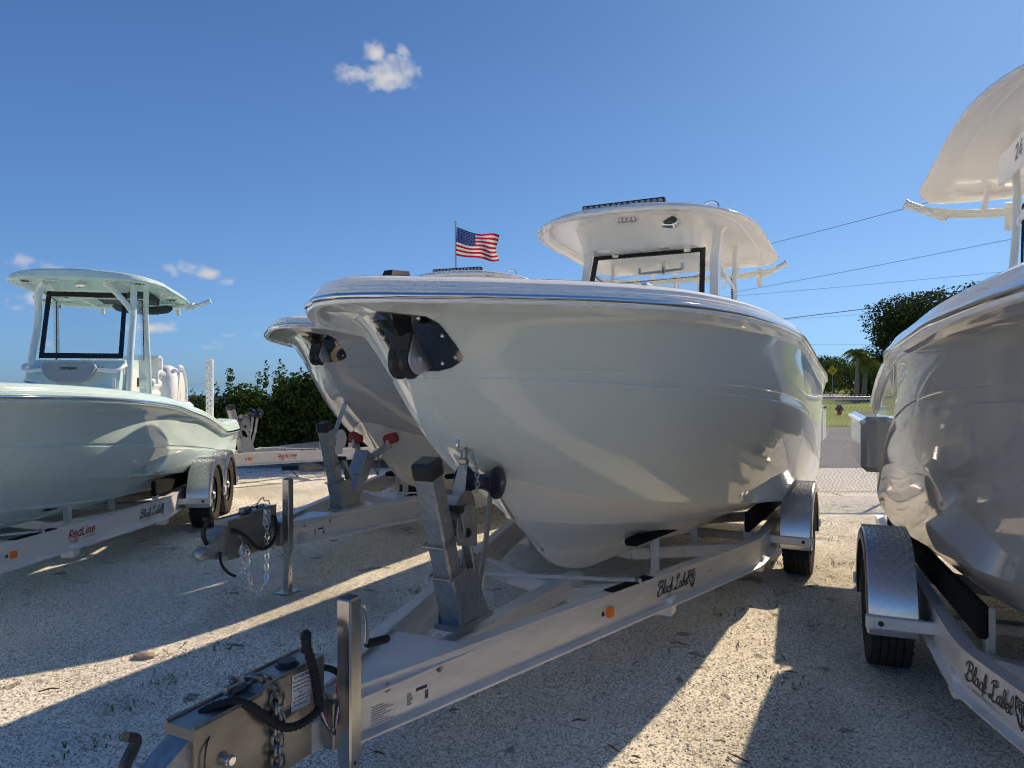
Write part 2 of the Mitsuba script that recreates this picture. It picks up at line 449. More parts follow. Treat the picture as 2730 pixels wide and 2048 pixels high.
def build_hull(K, L, side_mat, bottom_mat, cap_mat):
    """L: control points of the lines from bow to stern on the b+ side. The two sides meet at the stem."""
    n = 84
    sheer, kn, ch = dense(L['sheer'], n), dense(L['knuckle'], n), dense(L['chine'], n)
    keel = dense(L['keel'], n)
    rows = []
    tk = L.get('tk', .62)
    ml = ch + (kn - ch) * [.60, .60, .5]
    mu = kn + (sheer - kn) * [.27, .32, .56]
    mv = kn + (sheer - kn) * [.50, .52, .85]
    fl = PCH([0, tk * .5, tk, tk + (1 - tk) * .56, tk + (1 - tk) * .85, 1], np.stack([ch, ml, kn, mu, mv, sheer]))
    # the bow end of every row follows the stem
    band = L.get('band', .055)
    ts = list(np.linspace(0, tk - band / 2 - .004, 9)) + [tk - band / 2, tk - band / 2 + .004, tk + band / 2 - .004, tk + band / 2] + list(np.linspace(tk + band / 2 + .03, .945, 9)) + [.955, .962, 1.0]
    for t in ts:
        r = fl(t)
        inset = -.009 if tk - band / 2 + .001 < t < tk + band / 2 - .001 else 0
        if t > .958: inset = .016
        d = np.gradient(r[:, :2], axis=0); nn = np.stack([d[:, 1] * -1, d[:, 0]], 1)
        nn /= np.linalg.norm(nn, axis=1, keepdims=True) + 1e-9
        nn *= np.sign(nn[:, 1:2] + 1e-6) if False else -1
        r = r.copy(); r[:, :2] += nn * inset
        r[:, 1] = np.maximum(r[:, 1], 0.0)
        r[0, 1] = 0.0 if L.get('sharp', True) else r[0, 1]
        rows.append(r)
    side = grid(np.stack(rows), True)
    K.add('hull_side', both(side), side_mat, 28)
    # bottom with spray strakes: each strake is a small downward step
    prof = [keel]
    for name in ('strake_in', 'strake_out'):
        if name in L:
            s = dense(L[name], n)
            w = np.linspace(.3, 1, n) * .03
            prof += [s - np.stack([0 * w, np.minimum(w * .3, s[:, 1] * .3), 0 * w], 1), s + np.stack([0 * w, 0 * w, -.020 * np.linspace(.4, 1, n)], 1), s + np.stack([0 * w, w, -.016 * np.linspace(.4, 1, n)], 1), s + np.stack([0 * w, w + .006, .010 + 0 * w], 1)]
    chi = ch.copy(); w = .06 * np.linspace(.15, 1, n); chi[:, 1] = np.maximum(chi[:, 1] - w * 1.2, .004); chi[:, 2] -= .001
    prof += [chi, ch]
    K.add('hull_bottom', both(grid(np.stack(prof), True)), bottom_mat, 24)
    # transom
    s = -1
    poly = [keel[s]] + [ch[s]] + [fl(t)[s] for t in np.linspace(.1, 1, 8)]
    pts = np.array(poly); left = pts[::-1].copy(); left[:, 1] *= -1
    allp = np.vstack([pts, left[:-1] if False else left])
    ctr = allp.mean(0)
    v = np.vstack([allp, ctr]); m = len(allp)
    K.add('transom', trimesh.Trimesh(v, [[i, (i + 1) % m, m] for i in range(m)], process=False), side_mat, False)
    # rub rail and gunwale cap follow the sheer from one stern corner round the bow to the other
    full = np.vstack([sheer[::-1], (sheer * [1, -1, 1])[1:]])
    keep = np.r_[True, np.linalg.norm(np.diff(full, axis=0), axis=1) > 1e-4]
    full = full[keep]
    cz = L.get('cap_h', .075)
    th = np.linspace(-np.pi / 2, np.pi / 2, 7)
    base = L.get('rub_base', [(-.01, -.024), (.020, -.024), (.024, -.012), (.024, .012), (.020, .022), (-.01, .022)])
    K.add('rub_rail', sweep(full, base), cap_mat, 40)
    K.add('rub_rail_insert', sweep(full, np.column_stack([.022 + .014 * np.cos(th), .013 * np.sin(th)])), 'chrome', 50)
    dw = L.get('deck_w', .30)
    cap = [(.004, .020), (.012, .024), (.010, cz * .48), (.003, cz * .52), (-.001, cz * .55), (-.005, cz * .78), (-.013, cz * .84), (-.030, cz), (-.055, cz + .008), (-dw, cz + .016), (-dw - .012, cz + .008), (-dw - .012, cz - .09), (-dw + .02, cz - .09), (-.03, .0)]
    # the wide inner part of the cap would cross itself at the bow: limit it by the local half breadth
    rings = []
    P = full
    seg = np.diff(P[:, :2], axis=0); seg /= np.linalg.norm(seg, axis=1, keepdims=True)
    t = np.vstack([seg[:1], seg[:-1] + seg[1:], seg[-1:]]); t /= np.linalg.norm(t, axis=1, keepdims=True)
    nr = np.stack([-t[:, 1], t[:, 0]], 1)
    cap = np.array(cap)
    for i in range(len(P)):
        gz = np.interp(P[i, 0], [-2.3, -1.2, .2, 1.5], L.get('cap_rise', [1, 1, 1, 1]))
        q = np.column_stack([P[i, 0] + nr[i, 0] * cap[:, 0], P[i, 1] + nr[i, 1] * cap[:, 0], P[i, 2] + .02 + (cap[:, 1] - .02) * gz])
        if P[i, 1] >= 0: q[:, 1] = np.maximum(q[:, 1], 0)
        else: q[:, 1] = np.minimum(q[:, 1], 0)
        rings.append(q)
    K.add('gunwale_cap', skin(rings, True), cap_mat, 40)
    # foredeck / cockpit liner: a floor inside the hull
    a1, a0 = L['deck']
    inner = []
    for s_ in np.linspace(0, 1, 40):
        p = line_pts(L['sheer'], s_)
        inner.append(p)
    inner = np.array(inner)
    cols = np.linspace(-1, 1, 15)
    fore = inner[inner[:, 0] > a1 - .02]
    if len(fore) > 2:
        top = np.stack([np.column_stack([np.full(15, 1.) * p[0] - .10, cols * max(p[1] - .16, .0), p[2] + cz - .004 + L.get('crown', .0) * (1 - cols ** 2) * min(1.0, p[1] / .6)]) for p in fore])
        K.add('foredeck', grid(top), cap_mat, 40)
    fl_z = L['floor_z']
    T_ = np.linspace(0, 1, 41)
    rows_ = np.stack([fl(t) for t in T_])
    edge = []
    for i in range(0, n, 3):
        z = rows_[:, i, 2]
        if z[0] < fl_z < z[-1]: edge.append([np.interp(fl_z, z, rows_[:, i, 0]) - .02, max(np.interp(fl_z, z, rows_[:, i, 1]) - .07, .01), fl_z])
    floor = np.stack([np.column_stack([np.full(15, p[0]), cols * p[1], np.full(15, fl_z)]) for p in edge if p[0] < a1 + .3])
    K.add('cockpit_floor', grid(floor), cap_mat, False)
    return sheer


HULL_A = dict(
    sheer=[(4.57, 0, 1.915), (4.53, .11, 1.917), (4.42, .25, 1.92), (4.30, .38, 1.925), (4.16, .50, 1.93), (3.88, .75, 1.936), (3.53, 1.0, 1.937), (3.2, 1.12, 1.933), (2.86, 1.20, 1.927), (2.3, 1.26, 1.92), (1.6, 1.295, 1.90), (.8, 1.295, 1.84), (0, 1.285, 1.775), (-1, 1.28, 1.71), (-2.05, 1.24, 1.635)],
    knuckle=[(4.05, 0, 1.645), (4.01, .07, 1.646), (3.87, .25, 1.645), (3.70, .42, 1.64), (3.43, .62, 1.63), (3.13, .81, 1.605), (2.5, 1.05, 1.565), (1.72, 1.22, 1.505), (.8, 1.28, 1.40), (-.03, 1.27, 1.255), (-.9, 1.235, 1.05), (-1.6, 1.21, .85), (-2.05, 1.19, .74)],
    chine=[(3.45, 0, 1.13), (3.37, .08, 1.12), (3.24, .21, 1.07), (2.99, .38, 1.0), (2.47, .63, .91), (1.6, .90, .79), (1.1, .99, .73), (.27, 1.07, .635), (-1, 1.11, .55), (-2.05, 1.12, .50)],
    keel=[(3.45, 0, 1.13), (3.29, 0, .99), (3.11, 0, .835), (2.93, 0, .69), (2.77, 0, .58), (2.52, 0, .468), (2.05, 0, .36), (1.3, 0, .31), (0, 0, .28), (-2.05, 0, .22)],
    strake_in=[(2.84, .012, .635), (2.58, .06, .59), (2.24, .17, .56), (1.82, .29, .53), (.9, .41, .44), (-1, .44, .37), (-2.05, .44, .34)],
    strake_out=[(3.17, .012, .875), (3.03, .10, .85), (2.72, .27, .80), (2.33, .44, .76), (1.77, .61, .70), (1.16, .74, .655), (.5, .80, .59), (-1, .82, .51), (-2.05, .82, .46)],
    tk=.62, deck=(2.6, -2.0), floor_z=1.15)
HULL_C = dict(
    sheer=[(4.45, 0, 1.86), (4.41, .11, 1.86), (4.31, .25, 1.86), (4.05, .50, 1.855), (3.75, .72, 1.85), (3.4, .92, 1.845), (3.0, 1.10, 1.825), (2.6, 1.18, 1.81), (2.0, 1.225, 1.79), (1.35, 1.225, 1.765), (.6, 1.19, 1.755), (-.05, 1.13, 1.73), (-.6, 1.11, 1.66), (-1.0, 1.10, 1.56), (-1.3, 1.095, 1.44)],
    knuckle=[(4.08, 0, 1.56), (4.0, .10, 1.565), (3.82, .29, 1.57), (3.4, .62, 1.575), (3.0, .82, 1.58), (2.4, .98, 1.58), (1.7, 1.10, 1.555), (.9, 1.125, 1.49), (.2, 1.115, 1.395), (-.3, 1.10, 1.29), (-.7, 1.09, 1.14), (-1.0, 1.085, .97), (-1.3, 1.08, .78)],
    chine=[(3.45, 0, 1.125), (3.32, .12, 1.11), (3.0, .36, 1.05), (2.4, .66, .96), (1.7, .84, .87), (1.1, .93, .80), (.3, .97, .715), (-.5, .98, .63), (-1.3, .98, .55)],
    keel=[(3.45, 0, 1.125), (3.24, 0, .99), (3.04, 0, .835), (2.85, 0, .69), (2.69, 0, .58), (2.44, 0, .468), (1.97, 0, .36), (1.2, 0, .31), (0, 0, .28), (-1.3, 0, .24)],
    strake_in=[(2.76, .012, .635), (2.4, .12, .58), (1.8, .27, .52), (.9, .38, .44), (-1.3, .40, .37)],
    strake_out=[(3.09, .012, .875), (2.9, .13, .84), (2.4, .38, .77), (1.7, .57, .68), (1.0, .68, .60), (.3, .72, .54), (-1.3, .74, .45)],
    tk=.60, band=.075, deck=(2.6, -1.3), floor_z=1.15)


def stem_a(z):
    st = np.array([(4.57, 1.915), (4.31, 1.875), (4.19, 1.795), (4.05, 1.645), (3.86, 1.49), (3.66, 1.31), (3.45, 1.13), (3.29, .99)])[::-1]
    return np.interp(z, st[:, 1], st[:, 0])


def rounded(w, h, r, seg=6): return Polygon([(-w / 2 + r, -h / 2 + r), (w / 2 - r, -h / 2 + r), (w / 2 - r, h / 2 - r), (-w / 2 + r, h / 2 - r)]).buffer(r, quad_segs=seg)


def slab(outline, z0, z1, crown, rise, edge=.05, shrink=.10):
    """T-top shell: outline polygon in (a, b), lower and upper height, crowned top, rounded rim, recessed underside."""
    o = np.array(outline.exterior.coords)[:-1]
    c = o.mean(0)
    rings = []

    def ring(k, z, cz):
        ang = np.linspace(0, 2 * np.pi, 96, endpoint=False)
        out = []
        for x in ang:
            L = LineString([c, c + 6 * V(math.cos(x), math.sin(x))]).intersection(outline.exterior)
            pt = L if L.geom_type == 'Point' else max(L.geoms, key=lambda g: g.distance(Point(c)))
            out.append((pt.x, pt.y))
        out = c + (np.array(out) - c) * (1 - k / np.abs(o - c).max(0))
        r = ((out - c) / (np.abs(o - c).max(0))) ** 2
        return np.column_stack([out, z + cz * (1 - r[:, 1]) + rise * (out[:, 0] - c[0])])
    lower = [(.62, z0 + .035, 0), (.16, z0 + .035, 0), (.145, z0 + .03, 0), (.11, z0 + .004, 0), (.03, z0, 0), (.008, z0 + .006, 0)]
    upper = [(.0, z0 + .018, crown * .1), (.006, z0 + .028, crown * .3), (.035, z1 - .008, crown * .7), (.08, z1, crown), (.35, z1 + .015, crown), (.62, z1 + .02, crown)]
    for k, z, cz in lower + upper: rings.append(ring(k, z, cz))
    return skin(rings, True)


def rod_holder(K, at, d, parent=None, mat='powder_white', ln=.24, name='rod_holder'):
    at, d = np.array(at, float), np.array(d, float) / np.linalg.norm(d)
    p, q = at - d * ln * .5, at + d * ln * .5
    K.add(name, cat(tube([p, q], .026, 14), tube([q - d * .012, q + d * .004], .031, 14), tube([p, p + d * .02], .029, 14)), mat, 40, parent=parent)
    K.add('rod_holder_end', tube([p - d * .003, p + d * .006], .019, 12), 'black_plastic', 40, parent=parent)


def build_ttop(K, c, mat_top, mat_post, tw=.93):
    """Hard top of boats 1 to 3. c: dict with heights in the boat's frame."""
    a0, a1, z0 = -.86, 1.52, 2.845
    pts = [(a0, .70), (a0 + .05, .86), (a0 + .3, tw), (.3, tw), (.85, .90), (1.15, .80), (1.36, .62), (1.48, .36), (1.52, 0)]
    q = spline(pts[3:], 24)
    right = np.vstack([pts[:3], q])
    out = Polygon(np.vstack([right, (right * [1, -1])[::-1][1:]]))
    K.add('hardtop', slab(out, z0, z0 + .044, .022, .045), mat_top, 55)
    # overhead electronics box and liner ribs under the top
    zr = lambda a: z0 + .035 + .045 * (a - .33)
    box = Polygon([(1.26, .0), (1.22, .30), (1.08, .50), (.84, .52), (.84, 0)])
    box = unary_union([box, Polygon([(x, -y) for x, y in np.array(box.exterior.coords)])])
    hull_pts = [np.column_stack([np.array(box.exterior.coords), np.full(len(box.exterior.coords), zr(1.1) + .01)]), np.array([(x, y, 2.70) for x, y in ((1.10, .0), (1.06, .34), (.95, .46), (.80, .48), (.80, -.48), (.95, -.46), (1.06, -.34))])]
    K.add('overhead_box', trimesh.convex.convex_hull(np.vstack(hull_pts)), mat_top, 30)
    K.add('overhead_box_rear', trimesh.convex.convex_hull(np.array([(x, y, z) for x in (-.45, .82) for y in (-.40, .40) for z in (2.70, zr(.2) + .01)] + [(-.52, y, 2.80) for y in (-.4, .4)])), mat_top, 25)
    for b in (-.66, .66):
        K.add('liner_rib', cat(bar((1.0, b, zr(1.0) - .006), (-.6, b * 1.02, zr(-.6) - .006), .07, .03, .008), bar((.35, b - .13 * np.sign(b), zr(.35) - .004), (.35, b + .15 * np.sign(b), zr(.35) - .004), .05, .02, .006)), mat_top, 30)
    for sg in (-1, 1):
        for q in ([(.28, .44), (.28, .74), (-.10, .80), (-.10, .44)], [(-.16, .44), (-.16, .80), (-.62, .80), (-.62, .44)], [(.98, .56), (.92, .70), (.42, .78), (.42, .56)]):
            pz = Polygon([(x, y * sg) for x, y in q]).buffer(-.03).buffer(.03, quad_segs=4)
            pm = prism(pz.difference(pz.buffer(-.03)), .016); pm.vertices[:, 2] += zr(pm.vertices[:, 0]) - .013
            K.add('liner_panel', pm, mat_top, 25)
            pm = prism(pz.buffer(-.034), .004); pm.vertices[:, 2] += zr(pm.vertices[:, 0]) - .003
            K.add('panel_inset', pm, 'lens_pale', 25, parent='liner_panel')
    # front spreader light, dome light, small lamps under the box, speakers
    f = 1.225
    M = basis((0, 1, 0), (-.16, 0, 1), (f + .012, .015, zr(1.2) - .045))
    bez = prism(rounded(.17, .055, .02), .012, M); K.add('spreader_light', bez, 'chrome', 30)
    K.add('lens', prism(rounded(.15, .036, .015), .004, basis((0, 1, 0), (-.16, 0, 1), (f + .0255, .015, zr(1.2) - .045))), 'lens_grey', 30, parent='spreader_light')
    for i in range(4):
        K.add('diode', lathe([(.0001, 0), (.013, 0), (.013, .003), (.0001, .004)], 12, 'x', (f + .0305, -.04 + .036 * i, zr(1.2) - .044)), 'chrome', 30, parent='spreader_light')
    Md = basis((0, 1, 0), (-.3, 0, 1), (1.13, .33, zr(1.1) - .065))
    dome = lathe([(.0001, .0), (.085, .0), (.088, .012), (.07, .03), (.055, .034)], 28); dome.vertices[:, 1] *= .62; dome.apply_transform(Md)
    K.add('courtesy_light', dome, 'chrome', 40)
    ld = lathe([(.056, .032), (.05, .045), (.02, .055), (.0001, .056)], 28); ld.vertices[:, 1] *= .62; ld.apply_transform(Md)
    K.add('lens', ld, 'dark_glass', 40, parent='courtesy_light')
    for b, a in ((-.25, .98), (.22, .98)):
        K.add('cup_light', lathe([(.045, 0), (.045, -.012), (.03, -.016), (.0001, -.010)], 20, 'z', (a - .06, b, 2.703)), 'steel_polish', 40)
    for b in (-.2, .03, .27):
        K.add('vent_slot', cbox((.83, b, 2.697), (.02, .055, .012), .003), 'decal_grey', 30)
    for b in (-.62, .62):
        K.add('speaker', lathe([(.08, 0), (.085, -.012), (.07, -.02), (.02, -.012), (.0001, -.02)], 24, 'z', (.62, b, zr(.62) + .004)), 'lens_grey', 40)
    # bar of lights on the front edge of the top
    zt = z0 + .044 + .012 + .045 * (1.30 - .33) - .012
    la = 1.30
    K.add('light_bar', cat(cbox((la, 0, zt + .045), (.05, .66, .058), .006), *[cbox((la - .03, b, zt + .012), (.05, .03, .03), .004) for b in (-.3, .3)]), 'black_plastic', 30)
    for i in range(14):
        K.add('led', lathe([(.0001, 0), (.018, 0), (.019, .004), (.0001, .001)], 10, 'x', (la + .0255, -.299 + i * .046, zt + .046)), 'lens_grey', 30, parent='light_bar')
    for a, b in ((.9, -.62), (.98, .60)):
        K.add('grab_handle', tube(spline([(a, b - .055, z0 + .08), (a, b - .045, z0 + .135), (a, b + .045, z0 + .135), (a, b + .055, z0 + .08)], 12) + [0, 0, .02], .008, 8), 'chrome', 50)
    for b in (.30, .42):
        K.add('antenna_stub', cyl((-.2, b, z0 + .07), (-.2, b, z0 + .19), .008, 8), 'black_plastic')
    K.off = V(0, .045, 0)
    # glass box: wide white front pillars, thin rear posts, black rimmed windshield with side wings
    for sgn in (-1, 1):
        pil = skin([np.array([(x - .042, sgn * (y - .028), z), (x + .042, sgn * (y - .034), z), (x + .038, sgn * (y + .03), z), (x - .042, sgn * (y + .03), z)]) for x, y, z in ((1.02, .58, 1.5), (.86, .565, 2.2), (.74, .545, 2.62), (.70, .56, 2.82), (.66, .60, 2.90))])
        K.add('pillar', pil, mat_post, 30)
        K.add('rear_post', tube(spline([(.06, sgn * .60, 1.5), (.04, sgn * .585, 2.3), (.02, sgn * .57, 2.66), (-.05, sgn * .58, 2.88)], 14), .020, 12), mat_post, 50)
        K.add('brace', bar((.72, sgn * .565, 2.60), (.06, sgn * .575, 2.44), .02, .04, .006), mat_post)
    tl, bl = V(.78, .475, 2.70), V(1.06, .515, 1.90)
    fr, fw = [], .036
    cs = [tl, tl * [1, -1, 1], bl * [1, -1, 1], bl]
    nrm = np.cross(cs[1] - cs[0], cs[3] - cs[0]); nrm /= np.linalg.norm(nrm)
    ctr = sum(cs) / 4
    ins = [p + (ctr - p) / np.linalg.norm(ctr - p) * fw * 1.5 for p in cs]
    K.add('windshield', cat(*[bar(cs[i] + (ctr - cs[i]) * .03, cs[(i + 1) % 4] + (ctr - cs[(i + 1) % 4]) * .03, fw if i % 2 == 0 else .012, .012 if i % 2 == 0 else fw, .003, nrm if i % 2 == 0 else nrm) if False else
                            skin([np.array([cs[i] - nrm * .006, cs[i] + nrm * .006, ins[i] + nrm * .006, ins[i] - nrm * .006]), np.array([cs[(i + 1) % 4] - nrm * .006, cs[(i + 1) % 4] + nrm * .006, ins[(i + 1) % 4] + nrm * .006, ins[(i + 1) % 4] - nrm * .006])]) for i in range(4)]), 'black_gloss', 30)
    K.add('pane', trimesh.Trimesh(np.array(ins), [[0, 1, 2], [0, 2, 3]], process=False), 'pane', False, parent='windshield')
    s0, s1 = tl * [1, 1, 1] + (bl - tl) * .30, (tl + (bl - tl) * .33) * [1, -1, 1]
    K.add('pane_seam', bar(s0 - [0, .03, 0], s1 + [0, .03, 0], .006, .006, .001), 'black_gloss', parent='windshield')
    for b in (-.28, .33):
        K.add('hinge', cbox(tl * [1, 0, 1] + [.012, b, -.012], (.02, .055, .03), .005), 'powder_white', parent='windshield')
    for sgn in (-1, 1):
        c4 = [V(.68, sgn * .55, 2.58), V(.12, sgn * .565, 2.52), V(.16, sgn * .585, 1.9), V(.95, sgn * .575, 1.9)]
        K.add('side_wing', trimesh.Trimesh(np.array(c4), [[0, 1, 2], [0, 2, 3]], process=False), 'pane', False)
        K.add('wing_edge', cat(*[bar(c4[i], c4[(i + 1) % 4], .012, .012, .002) for i in (0, 1, 3)]), 'black_gloss', parent='side_wing')
    K.off = V(0, 0, 0)
    # wiper-like chart bracket inside, rear rod rack
    K.add('canvas_bracket', cat(tube([(.3, -.17, 2.60), (.3, .22, 2.62)], .011, 8), tube([(.3, -.17, 2.60), (.3, -.17, 2.65)], .016, 8), tube([(.3, .22, 2.62), (.3, .22, 2.67)], .016, 8), bar((.3, .05, 2.70), (.3, .05, 2.58), .03, .03), bar((.3, .05, 2.59), (.24, -.05, 2.61), .02, .02)), 'steel_polish', 40)
    rk = spline([(-.72, -.84, 2.70), (-.80, -.6, 2.685), (-.82, 0, 2.68), (-.80, .6, 2.685), (-.72, .84, 2.70)], 26)
    K.add('rod_rack', cat(tube(rk, .030, 12), *[bar((-.80, b, 2.68), (-.62, b, 2.82), .03, .03, .006) for b in (-.52, .52)]), mat_post, 50)
    for b in (-.36, -.12, .12, .36, .72): rod_holder(K, (-.84 if abs(b) < .6 else -.79, b, 2.655), (.25, 0, 1), 'rod_rack', mat_post, .17)
    for sgn in (-1, 1): rod_holder(K, (-.72, sgn * .86, 2.71), (.05, sgn * .90, .42), 'rod_rack', mat_post, .27)
    # console under the glass
    con = trimesh.convex.convex_hull(np.array([(x, y, z) for y in (-.52, .52) for x, z in ((1.32, 1.16), (1.24, 1.7), (1.06, 1.93), (.15, 1.96), (0.05, 1.16))]))
    K.add('console', con, mat_top, 30)
    K.add('forward_seat', cat(cbox((1.62, 0, 1.42), (.55, .8, .5), .05), cbox((1.36, 0, 1.82), (.12, .62, .32), .05)), 'cushion', 30)
    K.add('helm_seat', cat(cbox((-.55, 0, 1.75), (.4, 1.0, .16), .05), cbox((-.78, 0, 1.98), (.1, 1.0, .4), .05), cbox((-.6, 0, 1.4), (.5, .9, .56), .04)), 'cushion', 30)


def build_anchor_roller(K):
    """Polished plate wrapped round the stem, two cheek plates and a black roller."""
    # plate: a rounded patch standing 4 mm off the flared bow on both sides of the stem
    rows = []
    for s in (-1, 1):
        pass
    kn, sh = dense(HULL_A['knuckle'], 84), dense(HULL_A['sheer'], 84)
    ch = dense(HULL_A['chine'], 84)
    ml, mu = ch + (kn - ch) * [.60, .60, .5], kn + (sh - kn) * [.27, .32, .56]
    fl = PCH([0, .31, .62, .62 + .38 * .56, .62 + .38 * .85, 1], np.stack([ch, ml, kn, mu, kn + (sh - kn) * [.50, .52, .85], sh]))

    def surf(z, arc):
        """Point of the b+ side at height z and horizontal distance arc from the stem."""
        lo, hi = .3, .99
        for _ in range(30):
            m_ = (lo + hi) / 2
            r = fl(m_)
            d = np.r_[0, np.cumsum(np.linalg.norm(np.diff(r[:, :2], axis=0), axis=1))]
            zz = np.interp(arc, d, r[:, 2])
            if zz < z: lo = m_
            else: hi = m_
        return V(np.interp(arc, d, r[:, 0]), np.interp(arc, d, r[:, 1]), z)

    def patch(s):
        out = Polygon([(0, 1.882), (.11, 1.882), (.155, 1.872), (.185, 1.845), (.205, 1.755), (.208, 1.72), (.197, 1.70), (.14, 1.672), (.08, 1.658), (0, 1.658)])
        zs = np.linspace(1.6585, 1.8845, 18)
        g = []
        for z in zs:
            L = LineString([(-1, z), (1, z)]).intersection(out)
            x0, _, x1, _ = L.bounds if not L.is_empty else (0, 0, .01, 0)
            g.append([surf(z, max(x, 0)) for x in np.linspace(max(x0, 0), x1, 18)])
        g = np.array(g)
        du, dv = np.gradient(g, axis=1), np.gradient(g, axis=0)
        nn = np.cross(du, dv); nn /= np.linalg.norm(nn, axis=2, keepdims=True) + 1e-9
        nn *= np.sign(nn[..., 0:1] + nn[..., 1:2] * 2)
        o, i = g + nn * .006, g + nn * .0005
        o[:, 0, 1] = np.maximum(o[:, 0, 1], 0); i[:, 0, 1] = np.maximum(i[:, 0, 1], 0)
        top = grid(o)
        edge = np.vstack([o[0], o[1:, -1], o[-1, ::-1][1:], o[::-1, 0][1:]]), np.vstack([i[0], i[1:, -1], i[-1, ::-1][1:], i[::-1, 0][1:]])
        rim = grid(np.stack(edge))
        return cat(top, rim)
    p = patch(1)
    K.add('anchor_plate', cat(p, mirror(p)), 'black_mirror', 30)
    for z_, arc_ in ((1.865, .12), (1.80, .165), (1.715, .175), (1.69, .11)):
        for sg in (-1, 1):
            q = surf(z_, arc_) * [1, sg, 1]
            K.add('bolt', trimesh.creation.icosphere(1, .009).apply_translation(q + V(.5, sg * .5, -.3) * .012), 'chrome', 40, parent='anchor_plate')
    # cheeks: teardrop plates either side of the roller, standing off the plate
    ca, cz = 4.155, 1.70
    ck = Polygon([(3.95, 1.70), (3.98, 1.745), (4.12, 1.85), (4.17, 1.84)]).union(Point(ca, cz).buffer(.062)).convex_hull
    for s in (-1, 1):
        m = prism(ck, .006, basis((1, 0, 0), (0, 0, 1), (0, s * .052 + .003, 0)))
        K.add('cheek_plate', m, 'alu_plate', 30, parent='anchor_plate')
        K.add('flange', bar((4.14, s * .060, 1.85), (3.98, s * .066, 1.742), .018, .005, .001), 'steel_polish', 30, parent='anchor_plate')
        K.add('pin', cat(cyl((ca, s * .056, cz), (ca, s * .062, cz), .014, 12), cyl((ca, s * .062, cz), (ca, s * .069, cz), .009, 6)), 'chrome', 30, parent='anchor_plate')
    K.add('anchor_roller', cat(lathe([(.001, -.047), (.058, -.047), (.070, -.036), (.070, -.016), (.060, -.006), (.054, 0), (.060, .006), (.070, .016), (.070, .036), (.058, .047), (.001, .047)], 32, 'y', (ca + .012, 0, cz - .01)), trimesh.convex.convex_hull(np.array([(x, y, z) for y in (-.046, .046) for x, z in ((4.03, 1.70), (4.11, 1.85), (4.19, 1.83), (4.225, 1.70))]))), 'black_plastic', 40)
    K.off = V(0, 0, 0)


pri('black_mirror', (.16, .16, .165), rough=.06, metal=1.)


def build_bow_eye(K):
    z = 1.335; a = stem_a(z)
    t = V(.78, 0, .62)
    pl = Point(0, 0).buffer(.075, quad_segs=12)
    from shapely import affinity
    pl = affinity.scale(pl, .8, 1.15)
    out = V(.62, 0, -.78)
    for s in (-1, 1):
        m = prism(affinity.translate(pl, .045, 0), .004, basis((-.45, s * .89, .05), (.78, 0, .62), (a + .012, s * .012, z)))
        K.add('bow_eye_plate', m, 'steel_polish', 30)
    th = np.linspace(0, np.pi, 14)
    K.add('bow_eye', tube([V(a, 0, z) + V(.79, 0, .6) * .035 * math.cos(x) * 1.0 + V(.7, 0, -.72) * (.055 * math.sin(x)) + V(.02, 0, 0) for x in th], .008, 10), 'chrome', 50)


def deck_fittings(K):
    K.add('nav_light', trimesh.convex.convex_hull(np.array([(a, b, z) for a, b, z in ((4.17, -.035, 2.0), (4.17, .035, 2.0), (4.31, -.03, 2.0), (4.31, .03, 2.0), (4.18, -.03, 2.062), (4.18, .03, 2.062), (4.28, -.02, 2.055), (4.28, .02, 2.055))])), 'black_plastic', 30)
    K.add('pop_cleat', cat(cbox((3.6, .86, 2.03), (.11, .03, .012), .004), cyl((3.6, .86, 2.01), (3.6, .86, 2.03), .01)), 'chrome', 30)
    K.add('pop_cleat', cat(cbox((3.6, -.86, 2.03), (.11, .03, .012), .004), cyl((3.6, -.86, 2.01), (3.6, -.86, 2.03), .01)), 'chrome', 30)
    h = lathe([(.0001, .05), (.10, .046), (.19, .028), (.235, .0)], 32); h.vertices[:, :2] *= .75; h.vertices[:, 1] *= 1.2; h.apply_translation((3.62, .36, 2.025))
    K.add('deck_hatch', h, 'dark_glass', 50)
    r = tube([(3.62 + .18 * math.cos(x), .36 + .216 * math.sin(x), 2.027) for x in np.linspace(0, 2 * np.pi, 33)], .012, 8, False, True)
    K.add('hatch_ring', r, 'steel_polish', 50, parent='deck_hatch')


def build_stern(K, mat, small=False):
    if small:
        K.add('swim_platform', cat(box2(-2.65, -1.29, -1.19, 1.19, .93, 1.35, .04), box2(-2.5, -1.29, -.9, .9, .5, .93, .05)), mat, 30)
        K.add('platform_trim', box2(-2.665, -1.3, -1.20, 1.20, 1.29, 1.325, .01), 'gel_white', 30, parent='swim_platform')
        return
    K.add('swim_platform', cat(box2(-2.72, -2.04, -1.22, 1.22, .92, 1.36, .05), box2(-2.6, -2.04, -1.02, 1.02, .52, .92, .06)), mat, 30)
    K.add('platform_trim', box2(-2.735, -2.1, -1.232, 1.232, 1.30, 1.335, .01), 'chrome', 30, parent='swim_platform')


def build_boat_a():
    K = Kit()
    build_hull(K, HULL_A, 'hull_ice', 'gel_bottom', 'gel_white')
    build_ttop(K, {}, 'gel_white', 'powder_white')
    build_anchor_roller(K)
    build_bow_eye(K)
    deck_fittings(K)
    for da in (0, .07): K.add('thru_hull_fitting', placed(lathe([(.0001, .012), (.016, .012), (.02, 0)], 16), (-1, .27, 0), (0, .45, 1), (1.66 - da, .935 + da * .27, .87)), 'chrome', 40)
    build_stern(K, 'hull_ice')
    return K


